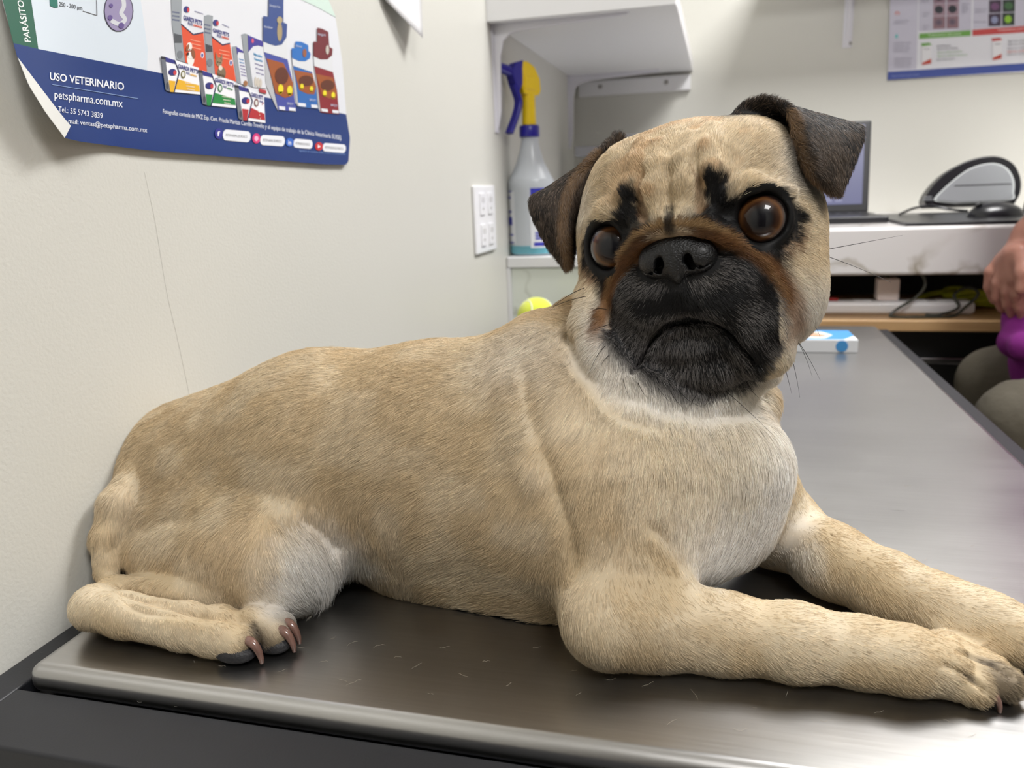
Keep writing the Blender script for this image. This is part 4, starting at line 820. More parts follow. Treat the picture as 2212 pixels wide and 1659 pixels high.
# torso
D.cone(P3(445, 1050, .475), P3(700, 985, .475), .067, .071, .01)
D.cone(P3(700, 985, .475), P3(960, 1000, .475), .071, .079, .02)
D.cone(P3(960, 1000, .475), P3(1220, 1030, .47), .079, .083, .02)
D.cone(P3(1220, 1040, .475), P3(1430, 1040, .475), .081, .060, .02)
D.cone(P3(1430, 1010, .465), P3(1575, 1010, .462), .060, .036, .03)
D.cone(P3(1480, 1130, .455), P3(1560, 1120, .47), .036, .032, .02)
# neck and its loose skin
D.cone(P3(1410, 960, .505), P3(1480, 740, .55), .060, .054, .03)
D.cone(P3(1200, 900, .48), P3(1360, 790, .53), .060, .046, .03)
ruff = [(1250, 690, .520), (1240, 770, .500), (1285, 860, .480), (1370, 925, .466), (1480, 945, .462), (1580, 925, .470), (1625, 870, .490)]
D.chain([(P3(*p), .0165) for p in ruff], .008)
ruff2 = [(1165, 730, .505), (1150, 800, .465), (1175, 900, .435), (1240, 1000, .422), (1350, 1060, .422)]
D.chain([(P3(*p), .016) for p in ruff2], .02)
# near front leg
def TH(px, py, h): return PH(px, py, h)
D.cone(P3(1330, 1090, .43), P3(1345, 1270, .40), .052, .036, .02)
leg = [(P3(1350, 1270, .398), .035), (TH(1318, 1340, .026), .0225), (TH(1420, 1354, .021), .0205), (TH(1560, 1367, .019), .0193), (TH(1720, 1387, .0185), .0178), (TH(1860, 1408, .0165), .0155), (TH(1960, 1425, .016), .0155)]
D.chain(leg, .012)
paw = [(TH(1960, 1425, .0165), .0155), (TH(2035, 1440, .0145), .0140)]
D.chain(paw, .008)
for (a, b, r1, r2, h1, h2) in [((2020, 1456), (2108, 1486), .0098, .0088, .0105, .0085), ((2055, 1434), (2172, 1476), .0098, .0086, .0135, .0092), ((2050, 1412), (2142, 1448), .0092, .0082, .0150, .0098), ((2035, 1398), (2100, 1426), .0088, .0078, .0130, .0092)]:
    D.cone(TH(*a, h1), TH(*b, h2), r1, r2, .0022)
# far front leg
fl = [(P3(1635, 1065, .50), .027), (TH(1690, 1140, .026), .0225), (TH(1800, 1212, .022), .0205), (TH(1920, 1270, .019), .0185), (TH(2030, 1315, .0175), .0165), (TH(2130, 1350, .0165), .0155), (TH(2200, 1378, .015), .0155)]
D.chain(fl, .012)
for (a, b, h1, h2) in [((2200, 1392), (2275, 1432), .010, .008), ((2210, 1374), (2310, 1412), .013, .0085), ((2215, 1357), (2325, 1390), .013, .0085), ((2210, 1345), (2300, 1370), .011, .008)]:
    D.cone(TH(*a, h1), TH(*b, h2), .0088, .0076, .0035)
D.cone(P3(1560, 1060, .49), TH(1650, 1130, .03), .035, .024, .015)
# near hind leg
D.cone(P3(375, 1172, .418), P3(598, 1225, .392), .034, .033, .016)
D.cone(P3(480, 1140, .43), P3(560, 1180, .41), .04, .034, .016)
D.cone(P3(640, 1190, .41), P3(770, 1110, .43), .024, .02, .022)
D.cone(P3(560, 1290, .378), P3(250, 1288, .372), .0135, .0125, .006)
hock = [(P3(250, 1290, .373), .0125), (TH(203, 1312, .0175), .0125), (TH(270, 1328, .0165), .0125), (TH(400, 1352, .0150), .0128), (TH(470, 1366, .0135), .0128)]
D.chain(hock, .005)
D.cone(TH(455, 1366, .013), TH(515, 1388, .0100), .0128, .0098, .004)
D.cone(TH(470, 1348, .0145), TH(535, 1366, .0105), .0115, .0085, .002)
D.cone(TH(545, 1350, .0130), TH(590, 1372, .0098), .0110, .0092, .002)
D.cone(TH(560, 1334, .0130), TH(606, 1352, .0105), .010, .0085, .002)
# far hind leg
D.cone(P3(470, 1130, .53), P3(600, 1180, .56), .038, .034, .016)
D.chain([(TH(330, 1180, .02), .0125), (TH(560, 1180, .015), .013), (TH(620, 1190, .012), .012)], .01)
# tail
D.chain([(P3(300, 1035, .425), .013), (P3(256, 1090, .405), .0115), (P3(232, 1160, .393), .0095), (P3(230, 1238, .383), .0075)], .004)
# belly
D.cone(P3(930, 1170, .46), P3(1180, 1230, .455), .045, .046, .02)
# ---- head
def hell(c, r, k=8, cut=False, A=HA): D.ell(HL(*c), np.array(r) * .001, A, k * .001, cut)
def hchain(pts, r, k=4, cut=False):
    r = r if hasattr(r, '__len__') else [r] * len(pts)
    D.chain([(HL(*p), q * .001) for p, q in zip(pts, r)], k * .001, cut)
hell((-2, 24, -8), (64, 54, 50), 20)
hell((0, 8, -16), (68, 52, 46), 20)
for s in (-1, 1):
    hell((s * 43 - 1, -20, -4), (27, 37, 33), 10)
    hell((s * 48, 50, -26), (15, 16, 15), 12)     # ear base
    hell((s * 34, 50, 0), (22, 20, 24), 12)      # brow
    hell((s * 22, 38, 17), (20, 20, 18), 10)
hell((0, -32, 0), (46, 40, 34), 8)
hell((-48, 4, -6), (20, 44, 30), 18)
D.chain([(PD(1272, 640, .470), .008), (PD(1272, 700, .462), .009), (PD(1300, 765, .452), .0105), (PD(1352, 826, .450), .0105), (PD(1420, 856, .450), .0105), (PD(1490, 862, .452), .0105), (PD(1570, 850, .455), .0105), (PD(1650, 800, .46), .010)], .009)
# muzzle
hell((0, -16, 20), (38, 26, 26), 6)
for s in (-1, 1):
    hell((s * 20, -20, 29), (23, 22, 18), 5)
    hell((s * 32, -40, 20), (20, 24, 20), 6)
    hell((s * 34, -56, 16), (17, 15, 17), 6)
hell((0, -62, 18), (26, 14, 17), 5)
hell((0, -50, 22), (22, 10, 15), 5)
# nose fold
hchain([(-49, -44, 12), (-50, -24, 20), (-42, -5, 27), (-28, 8, 37), (-16, 16, 45), (0, 18, 47), (16, 16, 45), (28, 8, 37), (42, -5, 27), (50, -24, 20), (49, -46, 12)], [4, 5, 5.5, 6, 6, 5.5, 6, 6, 5.5, 5, 4], 3)
# forehead folds
for s in (-1, 1):
    hchain([(s * 6, 25, 45), (s * 10, 37, 42.5), (s * 8, 50, 37), (s * 9, 62, 26)], [4, 5.5, 4, 3], 7)
    hchain([(s * 19, 25, 40), (s * 23, 40, 38), (s * 19, 54, 32), (s * 19, 66, 20)], [4, 5.5, 4, 3], 7)
    hchain([(s * 26, 27, 38), (s * 40, 33, 34), (s * 56, 27, 20)], [4, 5, 3.5], 4)     # brow ridge
    hchain([(s * 14, 22, 47), (s * 16, 34, 45.5), (s * 14, 48, 41)], [1.5, 2.4, 1.5], 4, True)
    hchain([(s * 27, 34, 42), (s * 32, 46, 38), (s * 26, 58, 33)], [1.2, 2.0, 1.2], 4, True)
hchain([(0, 24, 50), (0, 32, 49), (0, 44, 46)], [2.4, 2.2, 1], 3, True)
# lip line and philtrum
hchain([(0, -12, 53), (0, -22, 50), (0, -31, 48)], [1.2, 1.4, 1.6], 2.5, True)
for q in cr_spline([(-33, -60, 32), (-27, -50, 36), (-20, -41, 41), (-11, -35, 45), (0, -33, 46), (11, -35, 45), (20, -41, 41), (27, -50, 36), (33, -60, 32)], 4):
    e_ = 1 - abs(q[0]) / 60
    D.cone(HL(q[0], q[1], q[2] - 12), HL(q[0], q[1], q[2] + 14), .0022 * e_, .0022 * e_, .003, True)
# eye sockets and lids
for s, e in EYES:
    ax = eye_axis(s)
    D.ell(e, [.0162] * 3, None, .003)
    D.ell(e + ax * .004, [.0150] * 3, None, .002, True)
    D.torus(e + ax * .0065, ax, .0142, .0021, .003)
# ears: leaves laid out as spline sheets
def sheet(cols, nu=66, nv=72):
    C = [cr_spline(c, 10) for c in cols]; m = min(len(c) for c in C)
    C = [np.array(c)[np.linspace(0, len(c) - 1, nv).round().astype(int)] for c in C]
    out = np.array([cr_spline([c[j] for c in C], nu // (len(C) - 1)) for j in range(nv)])
    return out.reshape(-1, 3), out
def ZD(p): return float(p @ CF)
z0 = ZD(HL(58, 50, -14))
RE = [[(1590, 248, 0), (1612, 228, -2), (1655, 218, -7), (1707, 243, -14), (1726, 310, -18), (1752, 372, -19), (1797, 412, -18)],
      [(1640, 312, 2), (1680, 270, 2), (1712, 238, -3), (1738, 262, -14), (1752, 320, -21), (1775, 375, -22), (1803, 414, -19)],
      [(1700, 368, 6), (1750, 300, 8), (1785, 258, 2), (1800, 285, -9), (1802, 330, -17), (1800, 380, -19), (1810, 412, -18)],
      [(1762, 410, 8), (1815, 330, 12), (1850, 277, 8), (1857, 292, 0), (1843, 340, -8), (1827, 380, -13), (1814, 410, -16)]]
earR, gR = sheet([[PD(x, y, z0 + d * .001) for x, y, d in c] for c in RE])
z1 = ZD(HL(-62, 46, -16))
LE = [[(1345, 300, 2), (1310, 345, 0), (1272, 400, 0), (1252, 460, 0), (1240, 520, -2), (1230, 570, -3)],
      [(1338, 292, 0), (1280, 345, -6), (1232, 400, -10), (1212, 460, -12), (1216, 525, -10), (1227, 574, -4)],
      [(1332, 293, 6), (1268, 352, 2), (1205, 402, -2), (1182, 450, -4), (1198, 520, -4), (1225, 576, -3)],
      [(1332, 296, 12), (1255, 362, 12), (1190, 406, 8), (1148, 436, 5), (1176, 512, 2), (1224, 577, 0)]]
earL, gL = sheet([[PD(x, y, z1 + d * .001) for x, y, d in c] for c in LE])
D.cloud(earR, .0021, .003); D.cloud(earL, .0021, .003)
# nose
ND = Field(NOSE - .034, NOSE + .034, .0007)
def ncone(a, b, r1, r2, k=2, cut=False): ND.cone(HL(*a), HL(*b), r1 * .001, r2 * .001, k * .001, cut)
ND.ell(HL(-1, 2, 41), [.0195, .0125, .0115], HA, .002)
for s in (-1, 1):
    ND.ell(HL(s * 12, 0, 42), [.0092, .0088, .0095], HA, .003)
ND.ell(HL(0, -3, 43), [.0055, .0105, .0095], HA, .003)
for s in (-1, 1):
    pts = [(s * 7.6, 1.5), (s * 7.6, -1), (s * 8.8, -4), (s * 13, -5), (s * 18, -4)]; rr = [2.0, 2.5, 2.1, 1.1, .8]
    for (p, q, r1, r2) in zip(pts, pts[1:], rr, rr[1:]):
        for c0 in (44, 48, 52): ncone((p[0], p[1], c0), (q[0], q[1], c0 - 1.5), r1, r2, 1, True)
ncone((0, 2, 53.5), (0, -14, 53), .7, 1.1, 1.5, True)
# flat on the table, free of the wall
V, Fq = D.mesh(); del D
V[:, 0] = np.maximum(V[:, 0], -.3955)
NV, NF = ND.mesh(); del ND

_vn = vnormals(V, Fq)
def relief(poly, w, mm, ymax=.475):
    """a fold (mm > 0) or crease (mm < 0) modelled into the near flank along a line"""
    x, y = project(V); P2 = np.stack([x, y], 1); P = [np.array(p, float) for p in cr_spline(poly, 6)]; d = np.full(len(V), 1e9)
    lo = np.min(P, 0) - 4 * w; hi = np.max(P, 0) + 4 * w; m = np.all((P2 > lo) & (P2 < hi), axis=1) & (_vn @ CF < -.05) & (V[:, 1] < ymax); q = P2[m]; dd = np.full(len(q), 1e9); tt = np.zeros(len(q))
    for i, (a, b) in enumerate(zip(P, P[1:])):
        ba = b - a; t = np.clip((q - a) @ ba / (ba @ ba), 0, 1); e_ = np.linalg.norm(q - a - t[:, None] * ba, axis=1); u_ = (i + t) / (len(P) - 1); s_ = e_ < dd; dd[s_] = e_[s_]; tt[s_] = u_[s_]
    V[m] += _vn[m] * (mm * .001 * np.exp(-(dd / w) ** 2) * np.clip(4 * tt * (1 - tt) * 1.6, 0, 1))[:, None]
for a_ in [([(1160, 930), (1195, 1040), (1228, 1150), (1236, 1250)], 22, -3), ([(1085, 770), (1092, 880), (1120, 980), (1165, 1080)], 34, 2.5), ([(1130, 770), (1140, 870), (1165, 960)], 20, -1.5), ([(1225, 720), (1262, 810), (1330, 890), (1440, 930)], 16, -2.5),
           ([(240, 1262), (330, 1298), (450, 1325), (570, 1350)], 9, -3.5), ([(236, 1210), (268, 1160), (330, 1132), (430, 1108)], 18, -3), ([(250, 1275), (300, 1318), (400, 1330), (480, 1340)], 8, -2), ([(1400, 1120), (1450, 1180), (1490, 1245)], 16, -2.5),
           ([(640, 1110), (700, 1160), (735, 1200)], 18, -3), ([(2020, 1428), (2075, 1452), (2120, 1486), (2130, 1500)], 6, -2.5), ([(2060, 1402), (2120, 1424), (2170, 1452), (2190, 1470)], 6, -2.5), ([(540, 1345), (556, 1372), (556, 1405)], 6, -2.5)]: relief(*a_)
# ---------------------------------------------------------------- coat: colour, growth direction and strands
def lin(*c): return np.array(srgb(*c)[:3])
C_FAWN, C_LIGHT, C_DARKF, C_WHITE = lin(214, 193, 158), lin(232, 217, 190), lin(184, 160, 126), lin(240, 236, 230)
C_BLACK, C_GREY, C_RUST, C_EAR = lin(20, 19, 20), lin(112, 108, 106), lin(142, 98, 60), lin(66, 56, 48)
def seg_dist(P, a, b):
    a = np.array(a, float); b = np.array(b, float); ba = b - a; t = np.clip(((P - a) @ ba) / (ba @ ba), 0, 1)
    return np.linalg.norm(P - a - t[:, None] * ba, axis=1)
def chain_dist(P, pts): return np.min([seg_dist(P, p, q) for p, q in zip(pts, pts[1:])], axis=0)
FOLD = [(-49, -44, 12), (-50, -24, 20), (-42, -5, 27), (-28, 8, 37), (-16, 16, 45), (0, 18, 47), (16, 16, 45), (28, 8, 37), (42, -5, 27), (50, -24, 20), (49, -46, 12)]
from mathutils.kdtree import KDTree
def kd_dist(P, pts, reach):
    """distance of P to a cloud, only worked out near the cloud"""
    lo = pts.min(0) - reach; hi = pts.max(0) + reach; m = np.all((P > lo) & (P < hi), axis=1); d = np.full(len(P), 1.0); ix = np.zeros(len(P), int)
    p2 = (pts ** 2).sum(1); w = np.nonzero(m)[0]
    for i in range(0, len(w), 8000):
        g = P[w[i:i + 8000]]; q = (g ** 2).sum(1)[:, None] + p2[None] - 2 * g @ pts.T
        k = q.argmin(1); d[w[i:i + 8000]] = np.sqrt(np.maximum(q[np.arange(len(g)), k], 0)); ix[w[i:i + 8000]] = k
    return d, ix
SPOTS = [  # soft patches on the body: centre, radius, colour, strength
    (P3(1610, 1060, .44), .055, C_WHITE, .95), (P3(1560, 1180, .44), .048, C_WHITE, .9), (P3(1540, 1090, .42), .045, C_WHITE, .7), (P3(1640, 980, .46), .035, C_WHITE, .6), (P3(1660, 1150, .49), .035, C_WHITE, .55), (P3(1740, 1220, .47), .022, C_WHITE, .6),
    (P3(690, 1235, .39), .040, C_WHITE, 1.0), (P3(630, 1305, .375), .030, C_WHITE, .8), (P3(1480, 960, .42), .06, C_LIGHT, .8), (P3(1300, 860, .45), .06, C_LIGHT, .6),
    (P3(1130, 760, .44), .04, C_WHITE, .35), (P3(1200, 780, .42), .03, C_DARKF, .3), (P3(480, 1240, .36), .035, C_DARKF, .38), (P3(340, 1080, .40), .03, C_DARKF, .3),
    (P3(1320, 1200, .36), .035, C_DARKF, .25), (P3(1180, 1290, .42), .04, C_DARKF, .35), (P3(330, 1160, .38), .022, C_LIGHT, .6), (P3(1460, 1360, .36), .03, C_DARKF, .2),
    (P3(720, 1120, .40), .03, C_DARKF, .25), (P3(850, 1000, .38), .10, C_DARKF, .18), (P3(1500, 760, .47), .07, C_WHITE, .5), (P3(180, 1300, .34), .02, C_LIGHT, .5)]
TOEGAP_SHADE = [[TH(2035, 1436, .020), TH(2085, 1458, .0165), TH(2125, 1488, .010)], [TH(2075, 1408, .023), TH(2130, 1430, .019), TH(2175, 1456, .013)], [TH(2250, 1385, .020), TH(2310, 1410, .012)], [TH(545, 1350, .018), TH(560, 1380, .014), TH(558, 1400, .006)]]
JAW = [PD(1300, 765, .447), PD(1352, 826, .444), PD(1420, 856, .444), PD(1490, 862, .446), PD(1570, 850, .448), PD(1650, 800, .455)]
HINDLEG = [P3(220, 1300, .37), TH(203, 1312, .0175), TH(400, 1352, .015), TH(470, 1366, .0135), TH(600, 1360, .01)]
def coat(P):
    """colour (linear), length and density of the coat at points on the skin"""
    n = len(P); H = to_head(P); a, b, c = H.T; s = np.abs(a)
    col = np.tile(C_FAWN, (n, 1)); L = np.full(n, .0070)
    def mix(cc, w): nonlocal col; w = np.clip(w, 0, 1)[:, None]; col = col * (1 - w) + np.asarray(cc) * w
    nz = vnoise(P, 55); nz2 = vnoise(P, 160); nz3 = vnoise(P, 420)
    mix(C_LIGHT, .6 * sstep(.35, .7, nz)); mix(C_DARKF, .28 * sstep(.5, .8, nz2) * .8)
    for cc, r, k, w in SPOTS: mix(k, w * sstep(1.15, .35, np.linalg.norm(P - cc, axis=1) / r + .25 * (nz2 - .5)))
    x, y, z = P.T
    mix(C_DARKF, .35 * sstep(-.115, -.085, z) * sstep(.01, -.06, x) * sstep(.46, .49, y))          # saddle
    low = np.maximum(sstep(.040, .018, chain_dist(P, HINDLEG)) * sstep(-.195, -.21, z), 0); L = np.where((x < -.1), L * (1 - .50 * low), L)
    legs = sstep(-.165, -.20, z) * sstep(-.10, -.05, x); L *= 1 - .40 * legs
    L += .008 * sstep(.035, .01, np.linalg.norm(P - P3(700, 1250, .40), axis=1)) + .004 * sstep(.05, .01, np.linalg.norm(P - P3(1560, 1170, .44), axis=1))
    # toes: greyer at the tips
    for q in (TH(2160, 1480, .01), TH(2310, 1400, .01), TH(560, 1395, .008), TH(610, 1365, .008)): mix(C_EAR, .75 * sstep(.016, .005, np.linalg.norm(P - q, axis=1)))
    for q in TOEGAP_SHADE: mix(C_EAR * .8, .75 * sstep(.0034, .0010, chain_dist(P, q)))  # shade in the slits between toes, put into the hair colour
    # ---- head
    hm = sstep(88, 76, np.sqrt((a / 1.0) ** 2 + ((b - 0) / 1.1) ** 2 + ((c + 5) / .95) ** 2)) * sstep(-45, -25, c)
    L = L * (1 - hm) + hm * .0046
    mix(C_LIGHT, hm * .55); mix(C_FAWN, hm * sstep(15, 35, b) * .55); mix(C_WHITE, hm * sstep(-5, -40, b) * sstep(40, 58, s) * .8)
    mix(lin(196, 150, 96), hm * sstep(.42, .62, vnoise(H, .11)) * sstep(24, 34, b) * sstep(50, 22, s) * .42)
    mix(C_WHITE, hm * sstep(44, 58, s) * sstep(18, 34, b) * sstep(60, 45, b) * .45)
    mix(C_WHITE, sstep(.022, .008, chain_dist(P, JAW)) * .7)
    front = sstep(-8, 6, c)
    dE = np.minimum(np.linalg.norm(P - EYES[0][1], axis=1), np.linalg.norm(P - EYES[1][1], axis=1)) * 1000
    H2 = H * np.array([1, 1, 0]); dB = np.min([seg_dist(H2, (t * 23, 38, 0), (t * 26, 12, 0)) for t in (-1, 1)], axis=0)
    eS = np.minimum(seg_dist(H, (-42, 12, 30), (-58, 14, 14)), seg_dist(H, (42, 12, 30), (58, 14, 14)))
    jit = (nz3 - .5) * 5
    lowin = sstep(10, -6, b) * sstep(56, 30, s)
    mix(C_RUST * .8, hm * front * sstep(28, 22, dE + jit) * sstep(16, 0, b) * .7)
    mix(C_BLACK, hm * front * np.maximum.reduce([sstep(22.5, 19.5, dE + jit + 2.5 * sstep(12, 24, b)), sstep(3.5, -1.5, dB + 1.4 * jit - 9.5 + .20 * np.clip(b - 12, 0, 30)), sstep(6.5, 3, eS + jit), sstep(13, 9.5, seg_dist(H, (28, 16, 36), (33, 2, 32)) + jit), sstep(13, 9.5, seg_dist(H, (-28, 16, 36), (-33, 2, 32)) + jit)]))
    dF = chain_dist(H * np.array([1, 1, 0]), np.array(FOLD) * np.array([1, 1, 0]))
    mz = np.sqrt(((a - 2) / 49) ** 2 + ((b + 36) / 44) ** 2) + jit * .010
    mix(C_BLACK, hm * front * sstep(11.5, 8.5, dF) * sstep(28, 18, b) * .97 * sstep(5, 13, s) * sstep(-34, -16, b) * sstep(56, 48, s))
    mix(C_RUST * .25, hm * front * sstep(3.6, 2.3, dF + jit * .25) * .9 * sstep(-42, -22, b))
    mix(lin(160, 130, 90), hm * front * sstep(2.3, .9, dF + jit * .2) * sstep(-40, -18, b) * .85)
    mix(C_BLACK, hm * sstep(0, 8, c) * sstep(1.0, .95, mz + .2 * sstep(4.0, 2.0, dF)))
    mix(C_RUST, hm * front * sstep(.14, .02, np.abs(mz - 1.06)) * sstep(-58, -40, b) * .7)
    mix(C_BLACK * 1.3, hm * front * sstep(3.6, 1.2, seg_dist(H * np.array([1, 1, 0]), (0, 15, 0), (0, 24, 0))) * .85)
    for t in (-1, 1): mix(C_RUST * .9, hm * sstep(4, 1.5, seg_dist(H, (t * 15, 24, 45), (t * 15, 40, 44))) * .55)
    for q in (PD(1262, 625, .45), PD(1780, 552, .45)): mix(C_BLACK, sstep(.0065, .003, np.linalg.norm(P - q, axis=1) + jit * .0004) * .8)
    mzin = sstep(1.02, .95, mz) * hm * sstep(0, 8, c)
    L = np.where(mzin > .5, .0040, L); L = np.where((mzin > .5) & (b < -60), .0055, L)
    # ---- ears
    dR, iR = kd_dist(P, earR[::3], .02); dL, iL = kd_dist(P, earL[::3], .02); dA = np.minimum(dR, dL)
    em = sstep(.0065, .0035, dA)
    mix(lin(40, 35, 32), em); mix(C_EAR, em * sstep(.4, .6, nz2) * .9); mix(lin(96, 80, 66), em * sstep(.55, .75, nz) * .25)
    mix(lin(150, 120, 88), em * .85 * sstep(.0030, .0014, np.minimum(kd_dist(P, EDGE, .01)[0], 1)))
    mix(C_BLACK, em * np.where(((dR < dL) & INR[iR]), 1.0, 0.0) * .95)
    mix(C_BLACK, .85 * hm * sstep(.016, .006, dA) * (1 - em))
    L = np.where(em > .5, .0040, L)
    return col, L, hm, mzin, em
INR = (np.repeat(np.arange(gR.shape[0]), gR.shape[1]) < gR.shape[0] * .46)[::3]
EDGE = np.array(gR[:, :5].reshape(-1, 3)); EDGE = np.concatenate([EDGE[len(EDGE) // 6:], np.array(gL[12:, 18:24].reshape(-1, 3))])
def sdir(dx, dy, df=0): return dx * CR + dy * CU + df * CF
FLOW = [(P3(400, 900, .46), sdir(-1, -.35)), (P3(700, 800, .46), sdir(-1, -.12)), (P3(1000, 780, .46), sdir(-1, -.12)), (P3(700, 1000, .39), sdir(-1, -.35)),
    (P3(900, 1000, .38), sdir(-1, -.35)), (P3(1080, 950, .39), sdir(-1, -.5)), (P3(1000, 1200, .40), sdir(-.9, -.5)), (P3(300, 1000, .45), sdir(-.7, -.9)), (P3(380, 1100, .40), sdir(-.9, -.5)),
    (P3(500, 1050, .40), sdir(-1, -.5)), (P3(350, 1200, .38), sdir(-.6, -.8)), (P3(480, 1220, .36), sdir(-.2, -1)), (P3(620, 1180, .38), sdir(.35, -1)), (P3(690, 1240, .38), sdir(.7, -.8)), (P3(620, 1310, .37), sdir(.6, -.7)),
    (P3(740, 1120, .41), sdir(-.3, -1)), (P3(800, 1180, .42), sdir(-.2, -1)), (P3(230, 1300, .35), sdir(-.3, -.9)), (P3(300, 1330, .35), sdir(.4, -1)), (P3(430, 1360, .35), sdir(.6, -.8)), (P3(540, 1380, .35), sdir(.7, -.8)),
    (P3(220, 1150, .40), sdir(-.1, -1)), (P3(1150, 820, .43), sdir(-.8, -.6)), (P3(1230, 760, .46), sdir(-.5, -.9)), (P3(1180, 700, .5), sdir(-.9, -.3)), (P3(1200, 1000, .39), sdir(-.5, -.9)), (P3(1180, 1150, .39), sdir(-.6, -.8)),
    (P3(1300, 900, .43), sdir(-.3, -1)), (P3(1350, 1050, .39), sdir(-.25, -1)), (P3(1480, 960, .42), sdir(-.1, -1)), (P3(1480, 1100, .41), sdir(-.3, -1)), (P3(1600, 950, .44), sdir(.1, -1)), (P3(1640, 1050, .45), sdir(-.3, -1)), (P3(1560, 1180, .43), sdir(-.5, -.9)),
    (P3(1270, 1200, .38), sdir(-.1, -1)), (P3(1400, 1220, .37), sdir(.1, -1)), (P3(1280, 1350, .37), sdir(.1, -1)), (P3(1400, 1340, .36), sdir(.6, -.8)), (P3(1550, 1370, .36), sdir(1, -.45)), (P3(1750, 1390, .36), sdir(1, -.35)), (P3(1950, 1430, .36), sdir(1, -.4)), (P3(2130, 1470, .36), sdir(1, -.5)),
    (P3(1700, 1150, .48), sdir(.7, -.8)), (P3(1850, 1230, .44), sdir(.8, -.6)), (P3(2050, 1320, .42), sdir(.9, -.45)), (P3(2230, 1380, .4), sdir(1, -.4)), (P3(1500, 1250, .40), sdir(-.2, -1)),
    (P3(1100, 1290, .42), sdir(-.9, -.3))]
def hdir(x, y, z): return HR * x + HU * y + HF * z
for t in (-1, 1):
    FLOW += [(HL(t * 8, 30, 46), hdir(t * .15, 1, -.3)), (HL(t * 22, 45, 36), hdir(t * .3, 1, -.4)), (HL(t * 25, 65, 15), hdir(t * .4, .8, -.8)), (HL(t * 45, 38, 25), hdir(t * .8, .6, -.5)), (HL(t * 62, 15, 5), hdir(t * .4, -.2, -1)),
             (HL(t * 60, -20, 5), hdir(t * .3, -.6, -.8)), (HL(t * 52, -45, 5), hdir(t * .2, -.8, -.5)), (HL(t * 42, -8, 32), hdir(t * .8, -.6, 0)), (HL(t * 20, 12, 44), hdir(t * 1, .3, -.2)), (HL(t * 30, -20, 40), hdir(t * 1, -.5, -.3)),
             (HL(t * 10, -22, 50), hdir(t * .6, -.8, 0)), (HL(t * 12, -45, 44), hdir(t * .2, -1, 0)), (HL(t * 35, -50, 30), hdir(t * .7, -.8, -.3)), (HL(t * 20, -68, 28), hdir(t * .3, -1, -.1)), (HL(t * 26, 30, 38), hdir(t * .3, 1, 0)), (HL(t * 48, 24, 32), hdir(t * 1, .2, -.6)), (HL(t * 20, -85, 0), hdir(t * .3, -.7, -.6))]
FLOW += [(PD(1800, 300, .43), sdir(.15, -1)), (PD(1770, 260, .44), sdir(.6, -.4)), (PD(1790, 380, .43), sdir(.1, -1)), (PD(1680, 260, .46), sdir(.2, 1)), (PD(1720, 330, .46), sdir(.4, .5)), (PD(1640, 225, .46), sdir(.1, 1)),
         (PD(1180, 440, .47), sdir(.1, -1)), (PD(1200, 520, .46), sdir(.3, -1)), (PD(1230, 450, .46), sdir(-.1, -1)), (PD(1280, 370, .46), sdir(-.5, -.7)), (PD(1335, 295, .46), sdir(-.2, .8))]
FP = np.array([f[0] for f in FLOW]); FD = np.array([f[1] / np.linalg.norm(f[1]) for f in FLOW])
def flow(P):
    out = np.zeros_like(P)
    for i in range(0, len(P), 50000):
        q = P[i:i + 50000]; d2 = (q ** 2).sum(1)[:, None] + (FP ** 2).sum(1)[None] - 2 * q @ FP.T
        w = 1 / (np.maximum(d2, 0) + 2e-5) ** 2.2; out[i:i + 50000] = (w @ FD) / w.sum(1)[:, None]
    return out
NHAIR = 780000
vn = vnormals(V, Fq)
vcol, vL, vhm, vmz, vem = coat(V)
tri = np.concatenate([Fq[:, [0, 1, 2]], Fq[:, [0, 2, 3]]])
cr = np.cross(V[tri[:, 1]] - V[tri[:, 0]], V[tri[:, 2]] - V[tri[:, 0]]); area = np.linalg.norm(cr, axis=1) / 2
cen = V[tri].mean(1); tn = vn[tri].mean(1)
wgt = area * (1 + 1.6 * vhm[tri].mean(1) + 1.0 * vem[tri].mean(1))
wgt *= np.where((tn @ CF > .45), .35, 1.0)                                # the far side carries a thinner coat
wgt *= np.where(cen[:, 2] < -.2475, .15, 1.0)
# bare skin: eyelids, under the nose leather, pads
for s, e in EYES:
    ax = eye_axis(s); v = cen - e; h = v @ ax; q = np.linalg.norm(v - h[:, None] * ax, axis=1)
    wgt *= np.where((q < .0165) & (h > -.002) & (h < .03), 0, 1.0)
nd = kd_dist(cen, NV[::12], .006)[0]; wgt *= np.where(nd < .0022, 0, 1.0)
PADS = [(TH(505, 1414, .003), .009), (TH(592, 1394, .003), .0085), (TH(535, 1410, .004), .007), (TH(2125, 1505, .002), .006), (TH(2170, 1490, .002), .006)]
for q, r in PADS: wgt *= np.where(np.linalg.norm(cen - q, axis=1) < r, 0, 1.0)
cum = np.cumsum(wgt); ti = np.searchsorted(cum, rng.random(NHAIR) * cum[-1]); ti = np.clip(ti, 0, len(tri) - 1)
u = rng.random(NHAIR); v = rng.random(NHAIR); fl_ = u + v > 1; u[fl_] = 1 - u[fl_]; v[fl_] = 1 - v[fl_]
A_, B_, C_ = V[tri[ti, 0]], V[tri[ti, 1]], V[tri[ti, 2]]
RP = A_ + u[:, None] * (B_ - A_) + v[:, None] * (C_ - A_)
w0 = 1 - u - v; RN = vn[tri[ti, 0]] * w0[:, None] + vn[tri[ti, 1]] * u[:, None] + vn[tri[ti, 2]] * v[:, None]; RN /= np.linalg.norm(RN, axis=1, keepdims=True)
hcol, hL, hhm, hmz, hem = coat(RP)
d = flow(RP)
cl = np.stack([vnoise(RP, 260) - .5, vnoise(RP + 3.1, 260) - .5, vnoise(RP + 7.7, 260) - .5], 1)
